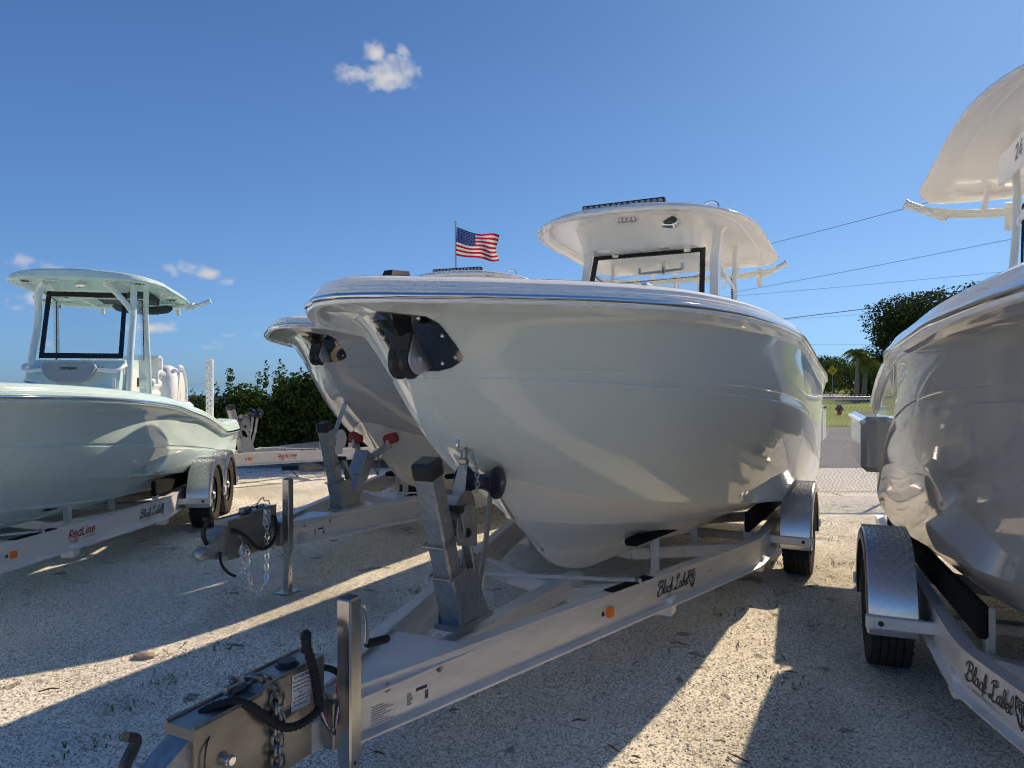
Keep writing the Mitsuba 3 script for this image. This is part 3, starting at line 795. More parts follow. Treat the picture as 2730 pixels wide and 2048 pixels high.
def build_boat_c():
    K = Kit()
    build_hull(K, HULL_C, 'hull_slate', 'bottom_slate', 'gel_white')
    K.base = V(-.02, .02, .05)
    build_ttop(K, {}, 'gel_white', 'powder_white')
    K.base = V(0, 0, 0)
    K.add('side_panel', box2(.02, .66, -.60, -.57, 2.70, 2.86, .01), 'gel_white', 30)
    K.add('side_lettering', placed(caps_text('24', .075, .001, True, .2), (1, 0, 0), (0, 0, 1), (.36, -.601, 2.745)), 'decal_grey', False)
    build_stern(K, 'hull_slate', True)
    return K


P1 = pose(27, 1.450, 6.650)
P2 = pose(19.54, -.279, 9.894, .039, -.023)
P3 = pose(22, 3.275, 3.758)
P0 = pose(-12.0, -4.60, 7.83)
P4 = pose(34, -2.2, 14.5)
KA = build_boat_a()
b1 = thing('center_console_boat', 'large pale grey-green center console boat in the middle with its bow nearest the camera', 'boat')
KA.put(b1, P1)
b2 = thing('center_console_boat', 'grey center console boat half hidden behind the middle boat, resting against two red bow pads', 'boat')
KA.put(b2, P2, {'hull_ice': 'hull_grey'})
b3 = thing('center_console_boat', 'dark slate grey boat cut off by the right edge of the photo', 'boat')
build_boat_c().put(b3, P3)

# ---------------------------------------------------------------- trailers
def rail_pt(a):
    """Centre line (b, top z) of the right rail at a."""
    return np.interp(a, [-2.4, 1.0, 1.2, 1.4, 4.68], [.985, .985, .975, .93, .055]), np.interp(a, [-2.4, 0, 1.2, 4.7], [.43, .445, .478, .530])


def wheel(K, a, b, s, simple=False):
    """Tyre with grooved tread and a spoked rim, axis along b, outer face towards s."""
    R, W = .355, .205
    prof = [(.20, -W * .44), (.24, -W * .49), (.30, -W * .52), (.335, -W * .48), (.348, -W * .40)]
    for k in range(5):
        c = -W * .36 + k * W * .18
        prof += [(R, c - .014), (R, c + .014), (.344, c + .0145), (.344, c + .0215)]
    prof = prof[:-2] + [(.348, W * .40), (.335, W * .48), (.30, W * .52), (.24, W * .49), (.20, W * .44)]
    t = lathe(prof, 56, 'y', (a, b, R))
    blocks = []
    if not simple:
        for k in range(44):
            x = 2 * np.pi * k / 44
            for q in (-1, 1):
                m = cbox((0, 0, 0), (.028, .030, .012), .003)
                M = basis((math.cos(x), 0, -math.sin(x)), (0, 1, 0), (a + math.sin(x) * .347, b + q * W * .43, R + math.cos(x) * .347))
                m.apply_transform(M); blocks.append(m)
    tk = K.add('tyre', cat(t, *blocks), 'rubber', 35, parent='wheel')
    f = b + s * W * .30
    rim = lathe([(.205, -.09), (.21, .06), (.205, .075), (.19, .07), (.185, -.09)], 40, 'y', (a, b, R))
    sp = []
    for k in range(6):
        x = 2 * np.pi * k / 6
        d = V(math.cos(x), 0, math.sin(x)); e = V(-math.sin(x), 0, math.cos(x))
        c0 = V(a, f, R)
        sp.append(trimesh.convex.convex_hull(np.array([c0 + d * .04 + e * .03, c0 + d * .04 - e * .03, c0 + d * .19 + e * .042, c0 + d * .19 - e * .042, c0 + d * .04 + e * .03 - [0, s * .03, 0], c0 + d * .04 - e * .03 - [0, s * .03, 0], c0 + d * .19 + e * .042 - [0, s * .03, 0], c0 + d * .19 - e * .042 - [0, s * .03, 0]])))
    hub = lathe([(.0001, s * .045), (.03, s * .043), (.042, s * .03), (.045, 0)], 20, 'y', (a, f, R))
    if hub.volume < 0: hub.invert()
    K.add('rim', cat(rim, *sp, hub), 'alu_plate', 30, parent='wheel')
    back = lathe([(.0001, 0), (.19, 0)], 24, 'y', (a, b - s * .05, R))
    K.add('brake_disc', back, 'black_plastic', False, parent='wheel')
    return tk


def fender(K, a, s):
    """Round tread-plate mudguard over the wheel at a, on side s."""
    R, b0, b1, zc = .432, 1.055, 1.295, .345
    th = np.radians(np.linspace(-8, 188, 40))
    prof = lambda x: np.array([(a + R * math.cos(x), zc + R * math.sin(x) * .985)])
    outer, inner = [], []
    for x in th:
        c, sn = math.cos(x), math.sin(x) * .985
        o = [(R - .004, b0), (R, b0 + .004), (R, b1 - .02), (R - .006, b1 - .006), (R - .02, b1), (R - .075, b1), (R - .075, b1 - .003), (R - .02, b1 - .004), (R - .009, b1 - .01), (R - .004, b1 - .022)]
        outer.append(np.array([(a + r * c, s * b, zc + r * sn) for r, b in o]))
    K.add('fender', skin(outer, True), 'alu_plate', 25)
    loz = []
    base = Polygon([(-.018, 0), (-.005, .0052), (.005, .0052), (.018, 0), (.005, -.0052), (-.005, -.0052)])
    one_ = prism(base, .0045)
    nr = int(R * (th[-1] - th[0]) / .031)
    for i in range(1, nr):
        x = th[0] + (th[-1] - th[0]) * i / nr
        if x > math.radians(120): break
        for j in range(8):
            b = b0 + .016 + j * .0285 + (.0)
            q = math.radians(42) * (1 if (i + j) % 2 else -1)
            t = V(-math.sin(x), 0, math.cos(x)); bb = V(0, s, 0)
            X = t * math.cos(q) + bb * math.sin(q); n_ = V(math.cos(x), 0, math.sin(x))
            Y = np.cross(n_, X)
            loz.append(placed(one_, X, Y, V(a, s * b, zc) + n_ * (R - .0004)))
    k = K.add('tread_pattern', cat(*loz), 'alu_plate', False, parent='fender')
    # front bracket bar with a bolt, and the rear one
    for aa, nm in ((a + .452, 'fender_bracket'), (a - .452, 'fender_bracket')):
        K.add(nm, cat(cbox((aa, s * 1.13, .36), (.035, .35, .06), .004), cbox((aa, s * 1.285, .36), (.042, .04, .066), .004)), 'alu_white', 30)
        K.add('bolt', cyl((aa + .0175 * np.sign(aa - a), s * 1.235, .36), (aa + .026 * np.sign(aa - a), s * 1.235, .36), .014, 8), 'black_plastic', 30, parent='fender_bracket')


def decal(K, mesh, mat, a, z, side, off=.0075, parent='main_rail', label=None, width=0):
    """Lettering on the outer face of a rail, starting at a (left end as read) and height z."""
    b, zt = rail_pt(a)
    d = .05
    b2, zt2 = rail_pt(a - d if side > 0 else a + d)
    x = V(-d, b2 - b, zt2 - zt) if side > 0 else V(d, -(b2 - b), zt2 - zt)
    nrm = V(0, side, 0)
    y = V(0, 0, 1)
    o = V(a, side * b, z)
    M = basis(x, y, o)
    M[:3, 3] += M[:3, 2] * off
    o_, K.off = K.off, V(0, 0, 0)
    K.add('lettering', placed_m(mesh, M), mat, False, parent=parent, label=label)
    K.off = o_


def placed_m(mesh, M):
    m = mesh.copy(); m.apply_transform(M); return m


def hose(K, pts, r=.012, mat='rubber', name='brake_hose', ribs=False, n=40):
    p = spline(pts, n)
    rr = r * (1 + (.12 * ((np.arange(n) % 2) * 2 - 1) if ribs else 0)) * np.ones(n)
    K.add(name, tube(p, rr, 9), mat, 40)


def build_trailer(side=1, jack_z=0.0, stand='winch', tandem=False, decals=(), bunk_mat='black_carpet', rail_mat='alu', detail=True, marker_a=3.05):
    K = Kit()
    # rails: unequal I section, web nearly flush with the upper flange, wider lower flange
    H = .195
    prof = [(-.05, 0), (-.05, -.010), (-.006, -.016), (-.006, -H + .02), (-.05, -H + .010), (-.05, -H), (.040, -H), (.040, -H + .010), (.006, -H + .018), (.006, -.016), (.014, -.010), (.014, 0)]
    aa = np.r_[-2.4, .95, 1.05, 1.15, 1.25, 1.35, 1.45, 4.68]
    path = np.array([(a, *rail_pt(a)) for a in aa])
    r = sweep(path, prof)
    K.add('main_rail', r, rail_mat, 25)
    K.add('main_rail', mirror(r), rail_mat, 25)
    OFF = V(-.08, 0, -.055)
    K.off = OFF
    # tongue
    K.add('tongue', bar((5.18, 0, .475), (2.35, 0, .38), .095, .115, .008), rail_mat, 30)
    K.add('top_plate', trimesh.convex.convex_hull(np.array([(x, y, z) for z in (.536, .544) for x, y in ((4.70, .11), (4.70, -.11), (4.05, .25), (4.05, -.25))])), rail_mat, 25)
    for x in (4.2, 4.45, 4.63):
        b, zt = rail_pt(x)
        K.off = V(0, 0, 0)
        for s in (-1, 1):
            K.add('bolt', cat(cyl((x, s * (b + .004), zt - .05), (x, s * (b + .016), zt - .05), .012, 6), cyl((x, s * (b + .004), zt - .05), (x, s * (b + .009), zt - .05), .018, 12)), 'zinc', 30)
            K.add('bolt', cyl((x - .1, s * (b + .022), zt - H + .008), (x - .1, s * (b + .022), zt - H + .02), .012, 6), 'zinc', 30)
    # cross members dip under the keel
    for a, dip in ((2.42, .27), (1.05, .235), (-.7, .20), (-1.9, .16)):
        b, zt = rail_pt(a)
        p = [(a, -b + .06, zt - .10), (a, -.42, dip + .07), (a, 0, dip), (a, .42, dip + .07), (a, b - .06, zt - .10)]
        K.add('cross_member', cat(*[bar(p[i], p[i + 1], .075, .09, .006) for i in range(4)]), 'alu_white' if a > 0 else 'zinc', 30)
        for s in (-1, 1):
            K.add('hanger', cbox((a, s * (b - .03), zt - .20), (.11, .10, .11), .006), 'alu_white', 30)
    b, zt = rail_pt(3.05)
    K.add('brace_strap', bar((3.10, -b - .0, zt + .006), (2.75, b + .09, zt + .004), .055, .008, .002), rail_mat, 30)
    for s, a in ((-1, 3.09), (1, 2.78)):
        K.add('bolt', cyl((a, s * rail_pt(a)[0], zt + .006), (a, s * rail_pt(a)[0], zt + .03), .010, 6), 'zinc', 30, parent='brace_strap')
    for s in (-1, 1):
        q = [(x, *rail_pt(x)) for x in (3.02, 2.62)]
        K.add('step_pad', bar((q[0][0], s * (q[0][1] - .018), q[0][2] + .004), (q[1][0], s * (q[1][1] - .018), q[1][2] + .004), .062, .006, .002), 'black_carpet', 30)
    # bunks and uprights
    for s in (-1, 1):
        K.add('bunk', bar((2.25, s * .36, .60), (-2.0, s * .60, .36), .09, .05, .012), bunk_mat, 30)
        K.add('bunk', bar((1.15, s * .90, .585), (-1.9, s * .93, .47), .045, .15, .01), bunk_mat, 30)
        for a, b_, z0, z1 in ((1.85, .385, .30, .585), (.9, .43, .24, .51), (1.0, .86, .36, .60), (-1.2, .90, .34, .50)):
            K.add('bunk_bracket', cat(cbox((a, s * b_, (z0 + z1) / 2), (.055, .01, z1 - z0), .002), cbox((a - .025, s * b_ + .02, (z0 + z1) / 2), (.008, .045, z1 - z0), .002)), 'alu_white', 30)
        for a in ((.12, -.74) if tandem else (.12,)):
            fender(K, a, s)
            wheel(K, a, s * 1.165, s)
    for a in ((.12, -.74) if tandem else (.12,)):
        K.add('axle', bar((a, -1.06, .27), (a, 1.06, .27), .07, .07, .006), 'galv', 30)
    # side marker lamps
    for s in (-1, 1):
        a = marker_a
        b, zt = rail_pt(a)
        x = V(-.05, .05 * .267, -.001)
        M = basis(x if s > 0 else -x * [1, -1, 1], (0, 0, 1), (a, s * b, zt - .095)); M[:3, 3] += M[:3, 2] * .006
        K.add('marker_light', placed_m(prism(rounded(.052, .05, .006), .016), M), 'amber', 30)
        M2 = M.copy(); M2[:3, 3] -= M[:3, 0] * .055
        K.add('wire_grommet', placed_m(lathe([(.0001, .006), (.008, .006), (.013, 0)], 14), M2), 'black_plastic', 30)
    # brake actuator and coupler
    K.off = OFF
    jack_z += .055
    act = prism(Polygon([(5.32, .425), (5.32, .700), (5.08, .704), (5.06, .724), (4.80, .730), (4.80, .58), (4.86, .56), (4.86, .425)]), .118, basis((1, 0, 0), (0, 0, 1), (0, .059, 0)))
    K.add('brake_actuator', act, 'zinc', 20)
    K.add('actuator_edge', cat(*[tube([(5.32, b, .702), (5.08, b, .706), (5.06, b, .726), (4.80, b, .732)], .006, 8) for b in (-.056, .056)]), 'zinc', 40, parent='brake_actuator')
    K.off = OFF + V(.05, 0, .04)
    K.add('fill_cap', lathe([(.0001, .0), (.028, 0), (.030, -.012), (.04, -.016)], 24, 'z', (4.86, .0, .704)), 'black_plastic', 30, parent='brake_actuator')
    K.add('coupler', trimesh.convex.convex_hull(np.array([(5.25, y, z) for y in (-.045, .045) for z in (.42, .64)] + [(5.38, y, z) for y in (-.04, .04) for z in (.42, .57)] + [(5.46, y, .44) for y in (-.03, .03)])), 'galv', 30)
    K.add('coupler_ball', trimesh.creation.icosphere(3, .045), 'galv', 40)
    K.parts[-1][1] = mikit.ply(placed_m(trimesh.creation.icosphere(3, .05), basis((1, 0, 0), (0, 1, 0), (5.43, 0, .455))), None, smooth=40)
    lev = spline([(5.38, .0, .50), (5.425, .0, .56), (5.43, .0, .63), (5.40, 0, .68), (5.43, 0, .70)], 18)
    K.add('latch_lever', sweep_bar(lev, .03, .022), 'black_plastic', 30)
    K.add('safety_pin', cat(tube(spline([(5.16, .059, .53), (5.16, .085, .53)], 4), .012, 12), tube([(5.16 + .017 * math.cos(x), .078, .53 + .017 * math.sin(x)) for x in np.linspace(0, 2 * np.pi, 17)], .003, 6, False, True), tube(spline([(5.155, .08, .515), (5.15, .083, .49), (5.165, .083, .46), (5.15, .08, .43)], 14), .003, 6)), 'chrome', 40, parent='brake_actuator')
    if detail:
        lb = placed(prism(rounded(.085, .115, .003), .0012), (-1, 0, -.05), (0, 0, 1), (4.86, .0602, .615))
        K.add('warning_label', lb, 'decal_white', False, parent='brake_actuator')
        lines = ['ATTENTION', 'This brake actuator is', 'specially designed for', 'use with disc brakes', 'ONLY.', 'Any replacement of', 'this unit MUST be of', 'the same design.']
        tm = []
        for i, tx in enumerate(lines):
            m = caps_text(tx, .0085 if i == 0 else .0055, .0006, i == 0)
            m.apply_translation((-m.bounds[:, 0].mean(), .044 - i * .0125, 0)); tm.append(m)
        K.add('label_print', placed(cat(*tm), (-1, 0, -.05), (0, 0, 1), (4.86, .0616, .615)), 'decal_black', False, parent='brake_actuator')
        # data plates near the jack
        for k, (txt, h, a, z) in enumerate([('BOAT TRAILER', .009, 4.60, .475), ('GVWR 9950 LB', .007, 4.60, .458), ('TIRE 225/75R15', .007, 4.60, .443), ('RIM 15X6', .007, 4.60, .428), ('COLD PSI 65', .007, 4.36, .452)]) if False else []: pass
        rows = [LineString([(0, -i * .009), (.055 + .06 * ((i * 37) % 5) / 5, -i * .009)]).buffer(.0016, cap_style=2) for i in range(8)]
        decal(K, prism(unary_union(rows), .0006), 'decal_grey', 4.52, .425, 1)
        rows = [LineString([(0, -i * .008), (.02 + .014 * ((i * 29) % 4) / 4, -i * .008)]).buffer(.0014, cap_style=2) for i in range(6)] + [LineString([(.045, .004), (.10, .004)]).buffer(.006, cap_style=2)] + [LineString([(.092 + i * .0035, -.01), (.092 + i * .0035, -.045)]).buffer(.0010, cap_style=2) for i in range(5)]
        decal(K, prism(unary_union(rows), .0006), 'decal_black', 4.36, .42, 1)
        K.add('top_label', placed(prism(unary_union([rounded(.11, .06, .004).difference(rounded(.104, .054, .004)), *[LineString([(-.045, .02 - i * .008), (.03 + .02 * ((i * 7) % 3) / 3, .02 - i * .008)]).buffer(.0012) for i in range(6)]]), .0006), (-1, .27, 0), (0, 1, 0) if False else (-.27, -1, 0), (4.47, .05, .505)), 'decal_white', False)
    K.off = OFF
    # jack: square tube with crank
    ja, jb = 4.76, .135
    JT = .93
    K.add('jack', cat(cbox((ja, jb, (JT + .38) / 2), (.062, .062, JT - .38), .006)), 'galv2', 25)
    K.add('jack_inner_tube', cbox((ja, jb, (.42 + jack_z) / 2 + .0), (.05, .05, .42 - jack_z - .004), .004), 'galv2', 25, parent='jack')
    K.add('jack_hole', cat(*[cyl((ja - .0, jb + .0245, jack_z + .06 + .085 * i), (ja, jb + .0262, jack_z + .06 + .085 * i), .007, 10) for i in range(4)]), 'black_plastic', 30, parent='jack')
    K.add('jack_foot', cbox((ja, jb, jack_z + .008), (.16, .12, .012), .003), 'galv2', 25, parent='jack')
    K.add('jack_cap', cbox((ja, jb, JT - .003), (.05, .05, .010), .002), 'black_plastic', 25, parent='jack')
    K.add('jack_mount', cat(cbox((ja, .085, .50), (.10, .05, .16), .004), cyl((ja, .07, .42), (ja, .07, .60), .036, 16)), 'zinc', 30, parent='jack')
    if stand != 'pads':
        hp = [(ja - .03, jb, JT - .05), (ja - .075, jb, JT - .052), (ja - .088, jb, JT - .075), (ja - .092, jb, JT - .19)]
        K.add('crank', tube(spline(hp, 20), .0065, 8), 'alu_plate', 40, parent='jack')
        K.add('crank_grip', tube([(ja - .092, jb, JT - .192), (ja - .10, jb, JT - .192), (ja - .185, jb + .02, JT - .198), (ja - .19, jb + .02, JT - .198)], [.012, .0155, .0145, .010], 14), 'rubber', 40, parent='jack')
    else:
        K.add('crank', tube([(ja, jb, JT), (ja - .10, jb + .02, JT + .0), (ja - .02, jb + .0, JT + .075)], .007, 8), 'alu_plate', 40, parent='jack')
        K.add('crank_grip', cyl((ja + .03, jb - .03, JT + .08), (ja - .06, jb + .05, JT + .078), .017, 14), 'rubber', 40, parent='jack')
    # winch stand
    if stand in ('winch', 'pads'):
        K.add('winch_stand', cat(bar((3.828, 0, .525), (4.078, 0, 1.265), .098, .098, .010, (1, 0, 0)), bar((3.82, 0, .525), (3.915, 0, .80), .118, .118, .010, (1, 0, 0)),
                                 trimesh.convex.convex_hull(np.array([(3.92, y, z) for y in (-.075, .075) for z in (.53, .553)] + [(3.62, y, z) for y in (-.075, .075) for z in (.53, .553)])),
                                 *[trimesh.convex.convex_hull(np.array([(3.91, y, .55), (3.91, y + .006, .55), (3.64, y, .55), (3.64, y + .006, .55), (3.79, y, .80), (3.79, y + .006, .80), (3.90, y, .80), (3.90, y + .006, .80)])) for y in (-.062, .056)]), 'galv', 25)
        K.add('stand_cap', bar((4.070, 0, 1.243), (4.096, 0, 1.325), .110, .110, .014, (1, 0, 0)), 'black_plastic', 30, parent='winch_stand')
        for z in (.80, .95):
            a = 3.845 + (z - .56) / .68 * .225
            K.add('clamp_band', tube([(a + x, y, z - x * .3) for x, y in ((.06, .06), (-.06, .06), (-.06, -.06), (.06, -.06), (.06, .06))], .005, 8), 'zinc', 30, parent='winch_stand')
        K.add('stand_leg', bar((3.66, .03, .54), (3.83, .03, .98), .05, .022, .004), 'galv', 25, parent='winch_stand')
    if stand == 'winch':
        for s in (-1, 1):
            K.add('roller_arm', cat(bar((3.75, s * .05, .60), (3.66, s * .055, .90), .008, .045, .003, (1, 0, 0)), bar((3.66, s * .055, .90), (3.615, s * .062, 1.185), .008, .045, .003, (1, 0, 0))), 'galv', 25, parent='winch_stand')
        ra, rz = 3.62, 1.175
        K.add('bow_roller', lathe([(.001, -.118), (.05, -.116), (.078, -.105), (.080, -.092), (.052, -.055), (.038, -.02), (.036, 0), (.038, .02), (.052, .055), (.080, .092), (.078, .105), (.05, .116), (.001, .118)], 32, 'y', (ra, 0, rz)), 'navy_rubber', 40)
        K.add('roller_end', cyl((ra, .1165, rz), (ra, .124, rz), .012, 12), 'galv', 30, parent='bow_roller')
        wa, wz = 3.865, 1.005
        K.add('winch', cat(*[prism(Polygon([(-.10, -.11), (.075, -.075), (.075, .04), (.03, .09), (-.03, .10), (-.10, .06)]), .005, basis((1, 0, 0), (0, 0, 1), (wa, y, wz))) for y in (-.062, .066)], *[cyl((wa + x, -.062, wz + z), (wa + x, .062, wz + z), r_, 14) for x, z, r_ in ((.05, -.02, .014), (.05, -.06, .008), (-.07, -.06, .008), (.0, .03, .05))]), 'galv', 25)
        teeth = [placed(cbox((0, 0, 0), (.010, .006, .014), .001), (math.cos(x), 0, math.sin(x)), (0, 1, 0), (wa - .02 + .078 * math.cos(x), .052, wz + .075 + .078 * math.sin(x))) for x in np.linspace(0, 2 * np.pi, 41)[:-1]]
        K.add('gear_wheel', cat(cyl((wa - .02, .049, wz + .075), (wa - .02, .055, wz + .075), .076, 40), *teeth), 'zinc', 30, parent='winch')
        K.add('drum_flange', cyl((wa - .02, -.052, wz + .075), (wa - .02, -.047, wz + .075), .085, 36), 'galv', 40, parent='winch')
        K.add('winch_handle', cat(bar((wa + .02, .075, wz - .03), (wa + .06, .075, wz + .085), .006, .02, .002), cyl((wa + .02, .066, wz - .03), (wa + .02, .078, wz - .03), .012, 10)), 'galv', 30, parent='winch')
        K.add('handle_grip', tube([(wa + .06, -.055, wz + .085), (wa + .06, -.05, wz + .085), (wa + .06, .08, wz + .085), (wa + .06, .085, wz + .085)], [.013, .0165, .0165, .013], 16), 'rubber', 40, parent='winch')
        K.add('drive_nut', cat(cyl((wa - .0, .070, wz - .03), (wa, .080, wz - .03), .022, 14), cyl((wa - .0, .080, wz - .03), (wa, .090, wz - .03), .010, 6)), 'black_plastic', 30, parent='winch')
        K.add('strap_reel', cyl((wa - .02, -.044, wz + .075), (wa - .02, .046, wz + .075), .06, 28), 'strap', 40, parent='winch')
    elif stand == 'pads':
        wa, wz = 3.93, 1.17
        K.add('winch', cat(*[cyl((wa - .02, y, wz), (wa - .02, y + .006, wz), .085, 32) for y in (-.05, .05)], cbox((wa + .01, 0, wz - .09), (.12, .11, .08), .006), cyl((wa - .02, -.05, wz), (wa - .02, .05, wz), .05, 20)), 'alu_white', 30)
        K.add('handle_grip', tube([(wa - .02, -.03, wz - .17), (wa - .02, .10, wz - .17)], .017, 14), 'rubber', 40, parent='winch')
        K.add('winch_handle', bar((wa - .03, .06, wz - .17), (3.74, .06, .80), .012, .03, .003), 'galv', 30, parent='winch')
        # leaning keel support with two red bow pads
        q0, q1 = V(3.70, .0, .56), V(3.42, .0, 1.0)
        K.add('bow_support', cat(bar(q0, q0 + (q1 - q0) * .72, .12, .12, .01, (1, 0, 0)), bar(q0 + (q1 - q0) * .5, q1, .145, .145, .01, (1, 0, 0)), cbox((3.70, 0, .553), (.22, .17, .02), .004)), 'galv', 25)
        for s in (-1, 1):
            e = V(3.27, s * .185, 1.075)
            K.add('pad_arm', cat(bar((3.43, s * .055, .95), e, .045, .06, .006), cbox(e + [.03, 0, 0], (.07, .03, .09), .004)), 'galv', 25, parent='bow_support')
            m = lathe([(.001, -.07), (.036, -.07), (.050, -.052), (.050, .052), (.036, .07), (.001, .07)], 24)
            d, u, v = frame_from((-.65, -s * .35, .65))
            K.add('bow_pad', placed(m, (.75, 0, .65), (0, 1, 0) if False else np.cross((-.5, s * .45, -.2), (.75, 0, .65)), e + V(.0, s * .01, .055)), 'red_rubber', 40)
        K.add('hanging_chain', chain(spline([(3.46, .09, .98), (3.44, .12, .86), (3.41, .13, .80), (3.37, .12, .88), (3.36, .10, 1.0)], 30), .03, .004, .010), 'zinc', 40)
    # safety chains with hooks, hose and wires on the tongue
    K.off = OFF + V(.05, 0, .04)
    if detail:
        if stand == 'winch':
            c1 = spline([(5.0, -.06, .67), (4.985, 0, .692), (4.965, .058, .672), (4.962, .070, .60), (4.965, .072, .50), (4.96, .074, .42), (4.955, .085, .36)], 50)
            K.add('safety_chain', chain(c1, .042, .006, .014), 'zinc', 40)
            c2 = spline([(5.03, -.05, .66), (5.0, .02, .69), (4.985, .062, .66), (4.98, .074, .58), (4.985, .078, .46), (4.99, .08, .40)], 44)
            K.add('safety_chain', chain(c2, .042, .006, .014), 'zinc', 40)
            hk = [(4.96 + .0 + .034 * math.cos(x), .088, .325 + .034 * math.sin(x)) for x in np.linspace(1.9, 6.6, 22)]
            K.add('chain_hook', tube([(4.955, .086, .385), *hk], np.r_[.008, np.linspace(.012, .006, 22)], 10), 'zinc', 40)
            K.add('chain_hook', tube([(5.005, .09, .395), *[(5.01 + .030 * math.cos(x), .094, .345 + .030 * math.sin(x)) for x in np.linspace(1.9, 6.4, 20)]], np.r_[.008, np.linspace(.011, .006, 20)], 10), 'zinc', 40)
            hose(K, [(5.20, -.04, .63), (5.16, .0, .668), (5.10, .05, .668), (5.03, .085, .60), (4.96, .10, .545), (4.88, .105, .535), (4.815, .10, .545)], .013, ribs=True, n=60)
            hose(K, [(4.80, .02, .71), (4.805, .03, .775), (4.83, .05, .775), (4.835, .082, .70), (4.825, .094, .62), (4.815, .098, .55)], .015, ribs=True, n=44)
            hose(K, [(4.74, .03, .64), (4.70, .07, .62), (4.67, .09, .56), (4.70, .10, .53)], .011, n=24)
            for dx, mat in ((0, 'decal_white'), (.006, 'decal_black'), (-.006, 'decal_red')):
                K.add('lamp_wire', tube(spline([(4.815 + dx, .10, .545), (4.80 + dx, .115, .49), (4.775, .125 + dx, .45), (4.76 + dx, .12, .47), (4.735, .11 + dx, .56), (4.73, .10 + dx, .60)], 26), .0022, 6), mat, 40)
            K.add('breakaway_cable', tube(spline([(5.06, -.04, .70), (5.12, .02, .675), (5.20, .05, .635), (5.235, .066, .60), (5.24, .07, .50), (5.245, .08, .40), (5.25, .085, .30)], 30), .0026, 6), 'black_plastic', 40)
            K.add('cable_loop', tube([(5.205 + .022 * math.cos(x), .045 + .004 * math.sin(x), .635 + .016 * math.sin(x)) for x in np.linspace(0, 2 * np.pi, 21)], .003, 6, False, True), 'chrome', 40)
            K.add('breakaway_switch', cat(cbox((5.06, -.02, .685), (.07, .03, .03), .005), bar((5.02, -.03, .68), (5.07, -.03, .72), .02, .012)), 'zinc', 30)
        else:
            K.add('safety_chain', chain(spline([(5.16, .07, .46), (5.14, .09, .36), (5.09, .10, .20), (5.02, .10, .085), (4.96, .10, .10), (4.90, .09, .26), (4.885, .085, .40), (4.88, .075, .56), (4.885, .062, .66), (4.89, .02, .70)], 70), .05, .0055, .014), 'chrome', 40)
            K.add('safety_chain', chain(spline([(5.15, .075, .47), (5.16, .09, .34), (5.14, .10, .26), (5.11, .095, .36), (5.12, .08, .46)], 40), .045, .0055, .014), 'chrome', 40)
            K.add('chain_hook', tube([(4.885, .08, .50), *[(4.885 + .035 * math.cos(x), .085, .445 + .042 * math.sin(x)) for x in np.linspace(1.7, 6.7, 22)]], np.r_[.008, np.linspace(.011, .006, 22)], 10), 'zinc', 40)
            hose(K, [(5.28, .0, .60), (5.20, .075, .58), (5.10, .10, .50), (4.98, .11, .41), (4.87, .115, .43), (4.80, .10, .55), (4.79, .07, .62)], .013, n=50)
            hose(K, [(5.33, .05, .46), (5.33, .07, .36), (5.26, .08, .29), (5.22, .08, .27)], .010, n=24)
            K.add('breakaway_cable', tube(spline([(5.2, .03, .63), (5.1, .06, .69), (5.0, .03, .715), (4.9, .0, .72)], 20), .003, 6), 'black_plastic', 40)
            K.add('breakaway_switch', cbox((5.02, 0, .695), (.10, .05, .04), .008), 'zinc', 30)
            K.add('cable_loop', tube(spline([(4.92, .02, .70), (4.90, .03, .75), (4.86, .03, .76), (4.84, .02, .735), (4.80, .02, .73), (4.78, .02, .70)], 24), .004, 7), 'black_plastic', 40)
    # winch strap to the bow eye
    K.off = OFF
    if stand == 'winch':
        K.add('winch_strap', cat(*[bar((3.83, y, 1.13), (3.775, y * .5, 1.30), .012, .003, .001) for y in np.linspace(-.03, .03, 6)]), 'strap', 25)
        K.add('strap_hook', cat(tube(spline([(3.775, 0, 1.29), (3.775, .014, 1.33), (3.77, .0, 1.375), (3.775, -.014, 1.33), (3.775, 0, 1.29)], 24), .006, 8), bar((3.785, .014, 1.27), (3.79, .02, 1.23), .010, .014, .003), cbox((3.78, 0, 1.29), (.03, .05, .03), .006)), 'zinc', 40)
        K.add('safety_chain', chain(spline([(3.77, .03, 1.34), (3.755, .06, 1.24), (3.76, .06, 1.15)], 20), .03, .0035, .009), 'galv', 40)
    elif stand == 'pads':
        K.add('winch_strap', bar((3.93, .0, 1.22), (3.745, .0, 1.50), .048, .004, .001, (1, 0, 0)), 'strap', 25)
        K.add('strap_hook', tube(spline([(3.745, 0, 1.49), (3.73, .015, 1.525), (3.71, .0, 1.55), (3.72, -.015, 1.525), (3.745, 0, 1.49)], 20), .007, 8), 'zinc', 40)
    K.off = V(0, 0, 0)
    for kind, a, s in decals:
        b, zt = rail_pt(a)
        if kind == 'label':
            m, w = script_text('Black Label', .078, .05)
            decal(K, m, 'decal_black', a, zt - .115, s)
            sub = caps_text('MARINE GROUP LLC', .014, .0006, False); sub.apply_translation((.06, 0, 0))
            decal(K, cat(sub, cbox((.035, .006, .0003), (.04, .002, .0006), .0001), cbox((.06 + sub.bounds[1, 0] - .06 + .025, .006, .0003), (.04, .002, .0006), .0001)), 'decal_grey', a, zt - .150, s)
            a2 = a - s * (w + .055) * .965
            b2, zt2 = rail_pt(a2)
            decal(K, crest(.115), 'decal_black', a2, zt2 - .088, s)
